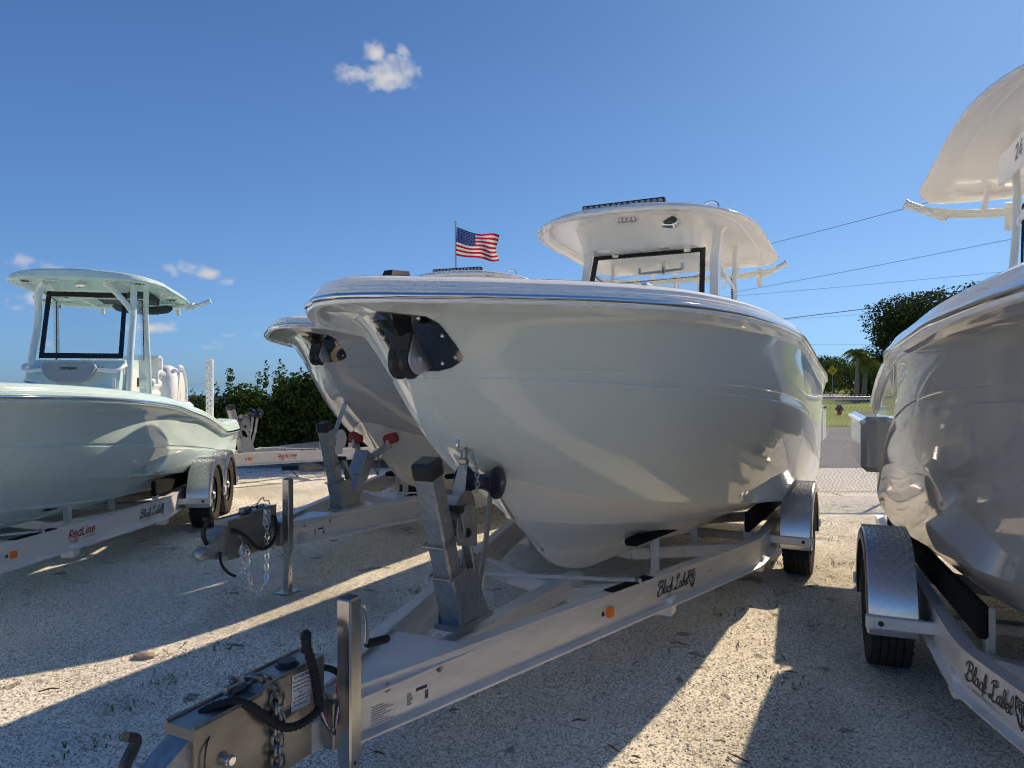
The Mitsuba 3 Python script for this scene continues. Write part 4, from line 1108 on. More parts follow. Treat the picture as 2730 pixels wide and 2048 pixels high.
        if kind == 'redline':
            m = caps_text('RedLine', .062, .0008, True, .28)
            decal(K, m, 'decal_red', a, zt - .105, s)
            sub = caps_text('CUSTOM TRAILERS', .012, .0006, False, .2); sub.apply_translation((.17, 0, 0))
            decal(K, sub, 'decal_grey', a, zt - .132, s)
            sw = [LineString(spline([(.02 + .02 * i, -.012 - .010 * i), (.06 + .02 * i, -.006 - .010 * i), (.12, .0 - .012 * i)], 12)).buffer(.003) for i in range(3)]
            decal(K, prism(unary_union(sw), .0006), 'decal_red', a, zt - .115, s)
        if kind == 'small':
            decal(K, caps_text('blmarine', .012, .0006, False), 'decal_grey', a, zt - .09, s)
    return K


def sweep_bar(path, w, h):
    """Rounded rectangular section along a path in the (a, z) plane."""
    P = np.array(path, float)
    t = np.gradient(P, axis=0); t /= np.linalg.norm(t, axis=1, keepdims=True)
    rings = []
    for i in range(len(P)):
        n_ = np.cross(t[i], (0, 1, 0))
        q = rounded(w, h, min(w, h) * .3, 3)
        rings.append(np.array([P[i] + V(0, 1, 0) * x + n_ * y for x, y in np.array(q.exterior.coords)[:-1]]))
    return skin(rings, True)


pri('galv2', proc(lambda p, n, uv: mi.Color3f(.46, .46, .44) * (.8 + .4 * fbm(p.x * 16, p.y * 16, p.z * 5, 3))), rough=.22, metal=.9)

t1 = thing('boat_trailer', 'aluminium trailer nearest the camera, crank jack and coupler in the foreground, one orange side lamp', 'trailer')
build_trailer(1, .0, 'winch', False, [('label', 2.58, 1), ('small', 1.98, 1)]).put(t1, P1)
t2 = thing('boat_trailer', 'second aluminium trailer whose coupler and dangling chain loop hang left of the nearest winch post', 'trailer')
build_trailer(1, .0, 'pads', False, []).put(t2, pose(19.54, -.279, 9.894))
t3 = thing('boat_trailer', 'trailer at the right edge with a shiny tread-plate fender facing the camera', 'trailer')
build_trailer(-1, .0, 'winch', False, [('label', 1.22, -1)], detail=False).put(t3, P3)
t0 = thing('boat_trailer', 'trailer at the left edge carrying red lettering and two spoked wheels', 'trailer')
build_trailer(1, .0, 'none', True, [('redline', 2.50, 1), ('label', 1.56, 1)], rail_mat='alu_white', detail=False).put(t0, P0)
t4 = thing('boat_trailer', 'empty pale trailer with red lettering parked in front of the dark hedge', 'trailer')
build_trailer(1, .0, 'winch', False, [('redline', 3.42, 1)], rail_mat='alu_white', detail=False, marker_a=3.85).put(t4, P4, drop=('winch_strap', 'strap_hook', 'safety_chain'))

# ---------------------------------------------------------------- the aqua boat on the left
HULL_B = dict(
    sheer=[(4.55, 0, 1.53), (4.52, .22, 1.53), (4.40, .46, 1.53), (4.15, .70, 1.527), (3.75, .92, 1.52), (3.2, 1.08, 1.498), (2.4, 1.17, 1.452), (1.6, 1.20, 1.39), (.9, 1.20, 1.30), (.3, 1.19, 1.225), (-.25, 1.185, 1.13), (-.75, 1.175, 1.035), (-1.0, 1.17, .99), (-1.25, 1.165, .975), (-2.30, 1.13, .95)],
    knuckle=[(4.14, 0, 1.23), (4.05, .12, 1.235), (3.8, .36, 1.225), (3.3, .66, 1.19), (2.6, .92, 1.13), (1.6, 1.08, 1.03), (.3, 1.13, .90), (-1.0, 1.12, .76), (-2.30, 1.09, .66)],
    chine=[(3.72, 0, .99), (3.58, .12, .985), (3.25, .38, .95), (2.6, .68, .87), (1.6, .91, .77), (.3, 1.0, .64), (-1.0, 1.03, .53), (-2.30, 1.02, .46)],
    keel=[(3.72, 0, .99), (3.5, 0, .83), (3.2, 0, .665), (2.8, 0, .53), (2.2, 0, .43), (1.2, 0, .37), (0, 0, .33), (-2.30, 0, .28)],
    strake_in=[(2.9, .012, .565), (2.5, .14, .53), (1.8, .30, .49), (.8, .38, .44), (-2.3, .40, .37)],
    strake_out=[(3.32, .012, .735), (3.0, .20, .70), (2.4, .45, .64), (1.6, .65, .58), (.5, .74, .52), (-2.3, .76, .42)],
    tk=.5, band=.05, cap_h=.075, cap_rise=[1.9, 1.9, 1.35, 1.0], deck=(2.3, -2.0), floor_z=.95, deck_w=.26, crown=.05)


def build_boat_b():
    K = Kit()
    build_hull(K, HULL_B, 'hull_aqua', 'bottom_aqua', 'gel_aqua')
    K.add('cap_emblem', placed(lathe([(.0001, .008), (.042, .007), (.05, 0)], 24), (1.0, -.55, 0), (.5, 1.0, -.25), (3.50, .80, 1.612)), 'chrome', 40)
    # hard top
    a0, a1, tw, z0 = -1.22, .66, .76, 2.655
    pts = [(a0, .60), (a0 + .05, .70), (a0 + .25, tw), (.0, tw)]
    q = spline([(.0, tw), (.30, .73), (.50, .62), (.61, .40), (a1, 0)], 24)
    right = np.vstack([pts[:3], q])
    out = Polygon(np.vstack([right, (right * [1, -1])[::-1][1:]]))
    K.add('hardtop', slab(out, z0, z0 + .07, .035, .03), 'gel_aqua', 40)
    zr = lambda a: z0 + .035 + .03 * (a + .3)
    K.add('overhead_box', trimesh.convex.convex_hull(np.array([(x, y, zr(x) + .01) for x in (-.1, .40) for y in (-.36, .36)] + [(x, y, 2.60) for x in (-.05, .28) for y in (-.3, .3)])), 'gel_aqua', 25)
    for b in (-.5, .5):
        K.add('liner_rib', bar((.3, b, zr(.3) - .005), (-1.0, b, zr(-1.) - .005), .06, .025, .008), 'gel_aqua', 30)
    d = lathe([(.0001, .0), (.07, .0), (.072, .012), (.05, .03), (.0001, .036)], 28); d.vertices[:, 1] *= .55
    K.add('courtesy_light', placed(d, (0, 1, 0), (-.3, 0, 1), (.36, .0, 2.64)), 'chrome', 40)
    for a, b in ((.30, -.60), (.30, .56), (-.9, .58), (-.9, -.58)):
        K.add('speaker', cat(lathe([(.10, .02), (.105, -.015), (.085, -.028)], 28, 'z', (a, b, zr(a))), lathe([(.085, -.026), (.03, -.018), (.0001, -.03)], 28, 'z', (a, b, zr(a)))), 'gel_aqua', 40)
        K.add('speaker_grille', cat(*[bar((a + .075 * math.cos(x), b + .075 * math.sin(x), zr(a) - .03), (a - .075 * math.cos(x), b - .075 * math.sin(x), zr(a) - .03), .008, .005, .001) for x in np.linspace(0, np.pi, 6)[:-1]]), 'black_plastic', False, parent='speaker')
    tx = caps_text('CAYMAS', .022, .0008, True); tx.apply_translation((-tx.bounds[:, 0].mean(), 0, 0))
    K.add('top_lettering', placed(tx, (0, 1, 0), (-.35, 0, 1), (.595, 0, 2.675)), 'decal_grey', False)
    # posts, curved front braces
    for s in (-1, 1):
        K.add('front_post', tube(spline([(.56, s * .475, 1.05), (.46, s * .475, 1.5), (.34, s * .465, 2.0), (.25, s * .46, 2.34)] + ([(.235, s * .46, 2.5), (.225, s * .46, 2.68)] if s > 0 else [(.30, s * .44, 2.50), (.42, s * .33, 2.65)]), 22), .034, 12), 'powder_aqua', 50)
        if s > 0: K.add('front_brace', tube(spline([(.25, .46, 2.36), (.33, .38, 2.50), (.46, .24, 2.67)], 12), .030, 12), 'powder_aqua', 50)
        K.add('rear_post', tube(spline([(-.32, s * .475, 1.05), (-.25, s * .47, 1.9), (-.2, s * .465, 2.45), (-.2, s * .47, 2.69)], 16), .030, 12), 'powder_aqua', 50)
        for a, z in ((.46, 2.672), ):
            K.add('post_foot', cbox((a, s * .27, z), (.05, .15, .014), .004), 'powder_aqua')
            for dy in (-.05, .05): K.add('bolt', lathe([(.008, -.006), (.0001, -.010)], 8, 'z', (a + .0, s * .27 + dy, z - .003)), 'black_plastic', 30, parent='post_foot')
    tl, bl = V(.21, .392, 2.585), V(.385, .40, 1.87)
    cs = [tl, tl * [1, -1, 1], bl * [1, -1, 1], bl]
    nrm = np.cross(cs[1] - cs[0], cs[3] - cs[0]); nrm /= np.linalg.norm(nrm)
    ins = [p + V(0, -np.sign(p[1]) * .045, 0) + (bl - tl) / np.linalg.norm(bl - tl) * (.055 if p[2] > 2.2 else -.055) for p in cs]
    K.add('windshield', cat(*[skin([np.array([cs[i] - nrm * .006, cs[i] + nrm * .006, ins[i] + nrm * .006, ins[i] - nrm * .006]), np.array([cs[(i + 1) % 4] - nrm * .006, cs[(i + 1) % 4] + nrm * .006, ins[(i + 1) % 4] + nrm * .006, ins[(i + 1) % 4] - nrm * .006])]) for i in range(4)]), 'black_gloss', 30)
    K.add('pane', trimesh.Trimesh(np.array(ins), [[0, 1, 2], [0, 2, 3]], process=False), 'pane', False, parent='windshield')
    for s in (-1, 1):
        c4 = [V(.20, s * .425, 2.58), V(-.16, s * .44, 2.52), V(-.18, s * .45, 1.86), V(.37, s * .435, 1.86)]
        K.add('side_wing', trimesh.Trimesh(np.array(c4), [[0, 1, 2], [0, 2, 3]], process=False), 'pane', False)
        K.add('wing_edge', cat(*[bar(c4[i], c4[(i + 1) % 4], .010, .010, .002) for i in (0, 1)]), 'black_gloss', parent='side_wing')
    # rod rack behind, rolled curtain
    rk = spline([(-1.02, -.80, 2.60), (-1.12, -.5, 2.575), (-1.14, 0, 2.57), (-1.12, .5, 2.575), (-1.02, .80, 2.60)], 24)
    K.add('rod_rack', cat(tube(rk, .030, 12), bar((-1.12, -.36, 2.575), (-.4, -.40, 2.66), .04, .04, .01), bar((-1.12, .36, 2.575), (-.4, .40, 2.66), .04, .04, .01), tube([(-.45, -.42, 2.61), (-.45, .42, 2.61)], .024, 10)), 'powder_aqua', 50)
    for b in (-.30, -.06, .34, .58): rod_holder(K, (-1.15, b, 2.56), (.2, 0, 1), 'rod_rack', 'powder_aqua', .16)
    for s in (-1, 1): rod_holder(K, (-1.0, s * .86, 2.60), (.0, s * .93, .36), 'rod_rack', 'powder_aqua', .30)
    K.add('storage_net', trimesh.convex.convex_hull(np.array([(x, y, z) for y in (-.14, .46) for x, z in ((-.35, 2.655), (-.80, 2.64), (-.75, 2.56), (-.4, 2.60))])), 'dark_canvas', 30)
    K.add('rolled_curtain', tube(spline([(-.9, -.10, 2.56), (-.95, .2, 2.51), (-1.0, .55, 2.55)], 14), np.r_[.02, np.full(12, .05), .02], 12), 'dark_canvas', 40)
    # console with forward bolster and grab bars
    con = trimesh.convex.convex_hull(np.array([(x, y * (1 if z < 1.8 else .96), z) for y in (-.43, .43) for x, z in ((.66, .96), (.66, 1.45), (.56, 1.72), (.42, 1.85), (-.10, 1.87), (-.16, .96))]))
    K.add('console', con, 'gel_aqua', 30)
    K.add('forward_seat', cat(cbox((.86, 0, 1.2), (.46, .74, .46), .05)), 'gel_white', 30)
    bol = prism(Polygon([(-.245, .05), (-.225, .085), (-.15, .10), (.15, .10), (.225, .085), (.245, .05), (.225, -.02), (.17, -.085), (.10, -.10), (-.10, -.10), (-.17, -.085), (-.225, -.02)]).buffer(-.01).buffer(.01, quad_segs=5), .06)
    K.add('bolster', placed(bol, (0, 1, 0), (-.22, 0, 1), (.645, -.01, 1.715)), 'cushion', 30)
    tx = caps_text('CAYMAS', .026, .0008, True, .15); tx.apply_translation((-tx.bounds[:, 0].mean(), 0, 0))
    K.add('bolster_lettering', placed(tx, (0, 1, 0), (-.22, 0, 1), (.706, -.01, 1.745)), 'decal_black', False)
    for s in (-1, 1):
        K.add('grab_bar', tube(spline([(.64, s * .24, 1.74), (.66, s * .34, 1.735), (.66, s * .42, 1.735), (.60, s * .455, 1.77), (.5, s * .46, 1.79)], 16), .020, 10), 'powder_white', 50)
        K.add('grab_rail', tube([(.68, s * .40, 1.2), (.67, s * .40, 1.66)], .017, 10), 'powder_white', 50)
        for y in (.25, .29): K.add('bolt', lathe([(.007, 0), (.0001, .006)], 8, 'x', (.655, s * y, 1.77)), 'black_plastic', 30)
    K.add('side_panel', cat(cbox((.25, .435, 1.45), (.46, .012, .62), .004)), 'gel_white', 30)
    K.add('gauge_panel', cat(cbox((.02, .445, 1.62), (.05, .01, .10), .002), cbox((.02, .445, 1.42), (.05, .01, .10), .002)), 'black_plastic', 30)
    mt = caps_text('26 HB', .035, .0008, True); K.add('side_lettering', placed(mt, (-1, 0, 0), (0, 0, 1), (.34, .4415, 1.66)), 'decal_grey', False)
    # leaning post and seats
    for b in (-.24, .24):
        K.add('helm_seat', cat(cbox((-.72, b, 1.60), (.42, .44, .13), .04), cbox((-.90, b, 1.80), (.10, .44, .30), .04)), 'gel_white', 30)
        K.add('seat_back_pad', cbox((-.965, b, 1.82), (.04, .36, .18), .015), 'cushion', 30, parent='helm_seat')
        K.add('arm_rest', tube(spline([(-.93, b + .24, 1.72), (-.8, b + .25, 1.74), (-.6, b + .25, 1.73), (-.55, b + .25, 1.60)], 14), .018, 8), 'powder_white', 40, parent='helm_seat')
    K.add('leaning_post', cbox((-.75, 0, 1.25), (.46, .86, .58), .04), 'gel_white', 30)
    K.add('cooler_lid', cat(cbox((-1.5, .35, 1.28), (.42, .62, .16), .06), cbox((-1.5, .35, 1.08), (.4, .6, .3), .03)), 'gel_white', 30)
    # outboard engine
    c = V(-2.62, .02, 0)
    secs = []
    for z, l0, l1, w in ((1.02, -.24, .20, .13), (1.10, -.30, .26, .20), (1.30, -.36, .30, .235), (1.52, -.36, .29, .235), (1.70, -.33, .26, .22), (1.82, -.26, .20, .18), (1.87, -.16, .12, .11)):
        x = np.linspace(0, 2 * np.pi, 33)[:-1]
        ca, sa = np.cos(x), np.sin(x)
        e = .55
        secs.append(np.column_stack([c[0] + (l0 + l1) / 2 + (l1 - l0) / 2 * np.sign(ca) * np.abs(ca) ** e, c[1] + w * np.sign(sa) * np.abs(sa) ** e, np.full(32, z)]))
    K.add('outboard_engine', skin(secs, True), 'engine_white', 35)
    K.add('cowl_panel', trimesh.convex.convex_hull(np.array([(c[0] + x, c[1] + y, z) for x, z in ((-.30, 1.76), (-.02, 1.78), (.20, 1.12), (-.05, 1.10), (-.30, 1.3)) for y in (.18, .242)])), 'engine_white', 25, parent='outboard_engine')
    tx = caps_text('MERCURY', .055, .0008, True, .1)
    K.add('engine_lettering', placed(tx, (-.62, 0, .78), (-.78, 0, -.62) if False else (.78, 0, .62), (c[0] + .13, c[1] + .2425, 1.16)), 'decal_grey', False, parent='outboard_engine')
    K.add('cowl_band', tube(spline([(c[0] + .10, .265, 1.84), (c[0] - .18, .265, 1.80), (c[0] - .36, .262, 1.55), (c[0] - .40, .25, 1.12)], 20), .028, 8), 'engine_white', 40, parent='outboard_engine')
    K.add('drive_leg', cat(trimesh.convex.convex_hull(np.array([(c[0] + x, c[1] + y, z) for y in (-.07, .07) for x, z in ((-.12, 1.05), (.2, 1.05), (-.06, .5), (.14, .5))])), cbox((c[0], c[1], .62), (.46, .26, .02), .004), trimesh.convex.convex_hull(np.array([(c[0] + x, c[1] + y, .42 + z) for x, y, z in ((.22, 0, 0), (.0, .055, 0), (-.2, .03, 0), (.0, -.055, 0), (-.2, -.03, 0), (0, 0, .06), (0, 0, -.06), (-.05, 0, -.22), (.05, 0, -.2))]))), 'engine_white', 30, parent='outboard_engine')
    K.add('engine_bracket', box2(-2.45, -2.28, -.16, .16, .62, 1.12, .02), 'black_plastic', 30, parent='outboard_engine')
    # pushpole anchor folded upright at the stern, stern step
    pa, pb = -1.45, .90
    pp = unary_union([rounded(.085, .86, .03)]).difference(unary_union([Point(-.018 + .036 * (i % 2), -.36 + .034 * i).buffer(.0105, quad_segs=3) for i in range(22)]))
    K.add('shallow_anchor', cat(placed(prism(pp, .012), (.3, .95, 0), (0, 0, 1), (pa, pb, 1.50)), bar((pa - .03, pb + .03, 1.08), (pa - .03, pb + .03, 1.93), .03, .05, .008), cbox((pa - .02, pb, 1.05), (.12, .10, .10), .01)), 'powder_white', 30)
    K.add('transom_cap', box2(-2.34, -2.24, -1.10, 1.10, .86, 1.02, .02), 'gel_aqua', 30)
    sh = dense(HULL_B['sheer'], 84)
    ht = caps_text('CAYMAS', .085, .0008, True, .2)
    K.add('hull_lettering', placed(ht, (-1, -.03, 0), (0, .06, 1), (-1.72, 1.150, .835)), 'decal_grey', False)
    return K


pri('powder_aqua', (.70, .78, .77), rough=.28)
pri('dark_canvas', (.05, .07, .075), rough=.9, spec=.1)
b0 = thing('center_console_boat', 'pale aqua boat at the left edge with a black framed windshield and white outboard', 'boat')
build_boat_b().put(b0, P0)

# ---------------------------------------------------------------- ground and setting
one('gravel_lot', '', '', trimesh.Trimesh([(-60, -12, 0), (60, -12, 0), (60, 14.2, 0), (14, 14.2, 0), (6, 14.0, 0), (-4, 13.9, 0), (-60, 60, 0)], [[0, 1, 2], [0, 2, 3], [0, 3, 4], [0, 4, 5], [0, 5, 6]], process=False), 'gravel', False, kind='structure')
one('ground', '', '', trimesh.Trimesh([(-1500, -1500, -.03), (1500, -1500, -.03), (1500, 2500, -.03), (-1500, 2500, -.03)], [[0, 1, 2], [0, 2, 3]], process=False), 'lawn_mat', False, kind='structure')
one('asphalt_road', '', '', trimesh.Trimesh([(-20, 13.4, .004), (60, 13.8, .004), (80, 27, .004), (-20, 26.2, .004)], [[0, 1, 2], [0, 2, 3]], process=False), 'asphalt', False, kind='structure')
one('bay_water', '', '', trimesh.Trimesh([(-1400, 32, -.004), (-5, 32, -.004), (-5, 2400, -.004), (-1400, 2400, -.004)], [[0, 1, 2], [0, 2, 3]], process=False), 'water_mat', False, kind='structure')
xs = np.linspace(-3, 80, 120)
e0 = np.column_stack([xs, 26.2 + .01 * (xs + 20) + .12 * meshkit.fbm(np.column_stack([xs * 1.7, xs * 0, xs * 0]), 3), np.full(120, .006)])
e1 = e0 + [0, .25, .03]
far = np.column_stack([np.linspace(-4, 260, 120), np.full(120, 260.), np.full(120, .02)])
one('lawn', '', '', grid(np.stack([e0, e1, far]), True), 'lawn_mat', False, kind='structure')
one('side_road', '', '', trimesh.Trimesh([(27.0, 68, .05), (33.5, 68, .05), (50, 110, .05), (80, 240, .05), (70, 240, .05), (43, 110, .05)], [[0, 1, 2], [0, 2, 5], [5, 2, 3], [5, 3, 4]], process=False), 'road_mat', False, kind='structure')


def pebbles(n, zmin, zmax, smin, smax, seed):
    g = np.random.default_rng(seed)
    z = np.sqrt(g.uniform(zmin ** 2, zmax ** 2, n * 2))
    x = g.uniform(-.80, .80, n * 2) * z
    k = x < 6.5
    x, z = x[k][:n], z[k][:n]
    n = len(x)
    base = trimesh.creation.icosahedron()
    v = base.vertices / 1.0
    f = base.faces
    s = g.uniform(smin, smax, n)[:, None, None] * g.uniform(.55, 1.1, (n, 1, 3)) * [1, 1, .62]
    vv = v[None] * s * (1 + g.uniform(-.22, .22, (n, len(v), 1)))
    a = g.uniform(0, 6.28, n); c, si = np.cos(a)[:, None], np.sin(a)[:, None]
    px = vv[..., 0] * c - vv[..., 1] * si + x[:, None]
    py = vv[..., 0] * si + vv[..., 1] * c + z[:, None]
    pz = vv[..., 2] + s[:, :, 2] * .25
    V_ = np.stack([px, py, pz], -1).reshape(-1, 3)
    F_ = (f[None] + (np.arange(n) * len(v))[:, None, None]).reshape(-1, 3)
    return V_, F_


scene['gravel_stones__001'] = mikit.ply(pebbles(40000, 2.0, 9.5, .004, .009, 3), 'pebble_a')
scene['gravel_stones__002'] = mikit.ply(pebbles(14000, 2.0, 9.5, .004, .009, 4), 'pebble_b')
labels['gravel_stones'] = {'label': 'loose pale crushed stones lying on the gravel lot', 'category': 'gravel', 'kind': 'stuff'}


def blades(spots, n, h, mat, seed):
    g = np.random.default_rng(seed)
    v, f = [], []
    for (x, y, r) in spots:
        for _ in range(n):
            q = V(x, y, 0) + np.r_[g.normal(0, r, 2), 0]
            a = g.uniform(0, 6.28); l = h * g.uniform(.4, 1.0); t = V(math.cos(a), math.sin(a), 0); w = V(-math.sin(a), math.cos(a), 0) * .0035
            k = len(v)
            v += [q - w, q + w, q + t * l * .5 + [0, 0, l * .45] + w, q + t * l * .5 + [0, 0, l * .45] - w, q + t * l * 1.0 + [0, 0, l * .5]]
            f += [[k, k + 1, k + 2], [k, k + 2, k + 3], [k + 3, k + 2, k + 4]]
    return trimesh.Trimesh(v, f, process=False)


wg = np.random.default_rng(12)
sp = [(-.35, 4.35, .05), (-.2, 3.9, .04), (1.9, 5.15, .06), (2.05, 5.4, .08), (2.3, 5.6, .1), (1.45, 4.95, .05), (-1.9, 3.5, .06), (-1.2, 4.1, .06), (.3, 4.6, .07), (2.6, 6.9, .08), (2.9, 6.3, .07), (3.1, 7.6, .15), (-2.9, 6.6, .07)] + [(x * z, z, .06) for x, z in zip(wg.uniform(-.6, .5, 26), wg.uniform(3, 9, 26))]
one('weeds', 'small green weeds sprouting between the gravel stones', 'weeds', blades(sp, 26, .035, 'weed', 5), 'weed', False, kind='stuff')
tw = []
for _ in range(46):
    z = wg.uniform(2.6, 8.5); x = wg.uniform(-.66, .45) * z; a = wg.uniform(0, 3.14); l = wg.uniform(.02, .07)
    p = V(x, z, .012); d = V(math.cos(a), math.sin(a), wg.uniform(-.05, .05)) * l
    tw.append(tube([p - d, p + [0, 0, .006], p + d * .9 + V(d[1], -d[0], 0) * .2], [.003, .0045, .002], 5))
one('twigs', 'dark twigs and leaf litter scattered over the gravel', 'twigs', cat(*tw), 'wood_dark', False, kind='stuff')


def rock_mesh(s, seed, sx=1.):
    m = trimesh.creation.icosphere(3, 1.0)
    n_ = meshkit.fbm(m.vertices * 1.4 + seed, 4, seed)
    m.vertices *= (.6 + .8 * n_)[:, None] * s * np.array([sx, 1, .62])
    return m


for i, (x, y, s, sx, lab) in enumerate([(-3.72, 13.1, .17, 1.4, 'brown rock lying under the lettered trailer beam by the hedge'), (-3.25, 13.4, .11, 1.2, 'smaller rock beside the brown rock under the trailer beam'), (-2.15, 4.15, .04, 1.5, 'small flat stone in the shade on the gravel at left')]):
    m = rock_mesh(s, 11 + i, sx); m.apply_translation((x, y, s * .25))
    one('rock', lab, 'rock', m, 'rock_mat', 40)

# ---------------------------------------------------------------- plants
def leaf_cloud(blobs, per, size, seed, droop=0.2, shell=.55):
    """Leaf quads spread through the outer part of each ellipsoid blob (cx, cy, cz, rx, ry, rz)."""
    g = np.random.default_rng(seed)
    vs, fs, k = [], [], 0
    for (cx, cy, cz, rx, ry, rz) in blobs:
        n = max(4, int(per * rx * rz))
        d = g.normal(size=(n, 3)); d /= np.linalg.norm(d, axis=1, keepdims=True)
        r = shell + (1 - shell) * g.uniform(0, 1, (n, 1)) ** .6
        r *= .78 + .45 * meshkit.fbm(d * 2.3 + [cx, cy, cz], 3, seed)[:, None]
        c = d * r * [rx, ry, rz] + [cx, cy, cz]
        nn = d * .6 + g.normal(0, .55, (n, 3)) + [0, 0, .5]; nn /= np.linalg.norm(nn, axis=1, keepdims=True)
        t = np.cross(nn, g.normal(size=(n, 3))); t /= np.linalg.norm(t, axis=1, keepdims=True)
        b = np.cross(nn, t)
        l = size * g.uniform(.6, 1.25, (n, 1))
        P = np.stack([c - t * l * .5, c + b * l * .30 + nn * l * .05, c + t * l * .5 - [0, 0, 1] * l * droop, c - b * l * .30 + nn * l * .05], 1)
        keep = P[..., 2].min(1) > .03
        P = P[keep]; n = len(P)
        vs.append(P.reshape(-1, 3))
        i = np.arange(n) * 4 + k
        fs += [np.stack([i, i + 1, i + 2], 1), np.stack([i, i + 2, i + 3], 1)]
        k += 4 * n
    return np.vstack(vs), np.vstack(fs)


def clumps(cx, cy, cz, rx, ry, rz, n, seed, rel=.42):
    g = np.random.default_rng(seed)
    out = []
    for i in range(n):
        d = g.normal(size=3); d /= np.linalg.norm(d)
        q = g.uniform(.45, .95)
        s = rel * g.uniform(.7, 1.25)
        out.append((cx + d[0] * rx * q, cy + d[1] * ry * q, cz + d[2] * rz * q, rx * s, ry * s, rz * s))
    return out


def limbs(K, x, y, h, r, crown, seed, mat='bark'):
    g = np.random.default_rng(seed)
    tr = spline([(x, y, 0), (x + r * .4, y, h * .3), (x - r * .2, y + r * .3, h * .55), (x, y, h * .8)], 14)
    ms = [tube(tr, np.linspace(r, r * .35, 14) * (1 + .1 * g.normal(size=14)), 9)]
    for i in range(0, len(crown), max(1, len(crown) // 9)):
        c = V(*crown[i][:3]); k = g.integers(4, 11)
        ms.append(tube(spline([tr[k], tr[k] * .5 + c * .5 + [0, 0, -.05 * h], c], 8), np.linspace(r * .42, r * .08, 8), 6))
    K.add('trunk', cat(*ms), mat, 40)


def tree(name, label, cat_, x, y, h, cr, n, per, size, mat, seed, trunk_r=.25, lo=.25, group=None):
    K = Kit()
    cz = h * (1 + lo) / 2
    cl = clumps(x, y, cz, cr[0], cr[1], h * (1 - lo) / 2, n, seed)
    limbs(K, x, y, h, trunk_r, cl, seed)
    K.add('crown', leaf_cloud(cl, per, size, seed), mat, False)
    K.put(thing(name, label, cat_, group), np.eye(4))


HEDGE = [(-6.0, 14.6, 1.45, 1.0, 'leftmost low hedge shrub with bright young shoots, behind the aqua boat stern'), (-5.15, 14.9, 1.75, 1.0, 'rounded hedge shrub second from the left'), (-4.2, 14.7, 1.85, 1.1, 'hedge shrub in the middle of the hedge above the red lettering'), (-3.1, 14.5, 2.25, 1.15, 'tallest dark hedge shrub left of the half hidden boat bow'), (-2.1, 14.6, 2.0, 1.1, 'hedge shrub just behind the half hidden boat bow'), (-.9, 15.0, 2.0, 1.2, 'rightmost hedge shrub behind the leaning bow support')]
for i, (x, y, h, r, lab) in enumerate(HEDGE):
    K = Kit()
    cl = clumps(x, y, h * .52, r * .85, r * .7, h * .36, 17, 40 + i, .48) + clumps(x, y, h * .25, r * .9, r * .7, h * .2, 6, 90 + i, .5)
    limbs(K, x, y, h * .8, .06, cl, i)
    K.add('crown', leaf_cloud(cl, 4200, .105, 60 + i, .25, .25), 'leaf_hedge', False)
    g = np.random.default_rng(i + 5)
    sh = []
    for _ in range(6):
        bx, by = x + g.uniform(-r, r) * .8, y + g.uniform(-.5, .1)
        sh.append((bx, by, h * g.uniform(.86, 1.02), .07, .07, h * .14))
    for q in sh: K.add('shoot', leaf_cloud([q], 2400, .075, 80 + i, .1, .1), 'leaf_mid', False)
    K.put(thing('hedge_shrub', lab, 'shrub', None), np.eye(4))

tree('broadleaf_tree', 'large dark round-crowned tree rising behind the bow of the right boat', 'tree', 43.0, 72, 10.6, (7.6, 6.0), 42, 150, .34, 'leaf_dark', 3, .4, .08)
tree('broadleaf_tree', 'small tree top peeping over the right boat beside the large dark tree', 'tree', 53.5, 80, 12.2, (3.6, 3.6), 16, 150, .34, 'leaf_dark', 4, .3, .35)
tree('broadleaf_tree', 'leafy tree beyond the yellow diamond sign', 'tree', 40.6, 94, 5.6, (2.6, 3.5), 20, 150, .32, 'leaf_mid', 5, .2, .05)
tree('broadleaf_tree', 'dense dark tree row far behind the yellow diamond sign', 'tree', 55.0, 128, 6.2, (7.5, 4), 40, 60, .5, 'leaf_mid', 15, .25, .0)
tree('broadleaf_tree', 'distant tree filling the gap behind the palm trunks', 'tree', 61.5, 118, 6.0, (6.5, 4), 34, 60, .5, 'leaf_dark', 16, .25, .0)
tree('roadside_bush', 'low bush left of the yellow diamond sign at the road', 'bush', 35.4, 84, 3.0, (1.7, 2), 10, 200, .28, 'leaf_mid', 6, .12, .02)
tree('roadside_bush', 'dark bush at the foot of the palm trees', 'bush', 30.9, 63, 2.9, (1.7, 2), 12, 260, .22, 'leaf_dark', 7, .1, .02)
tree('roadside_bush', 'wide dark bush right of the palm trunks', 'bush', 34.0, 64, 3.6, (3.0, 2.2), 16, 240, .24, 'leaf_dark', 8, .12, .02)
tree('broadleaf_tree', 'bright yellow-green tree behind the palm trees', 'tree', 37.6, 70, 5.3, (3.0, 2.5), 18, 220, .26, 'leaf_mid', 9, .15, .1)


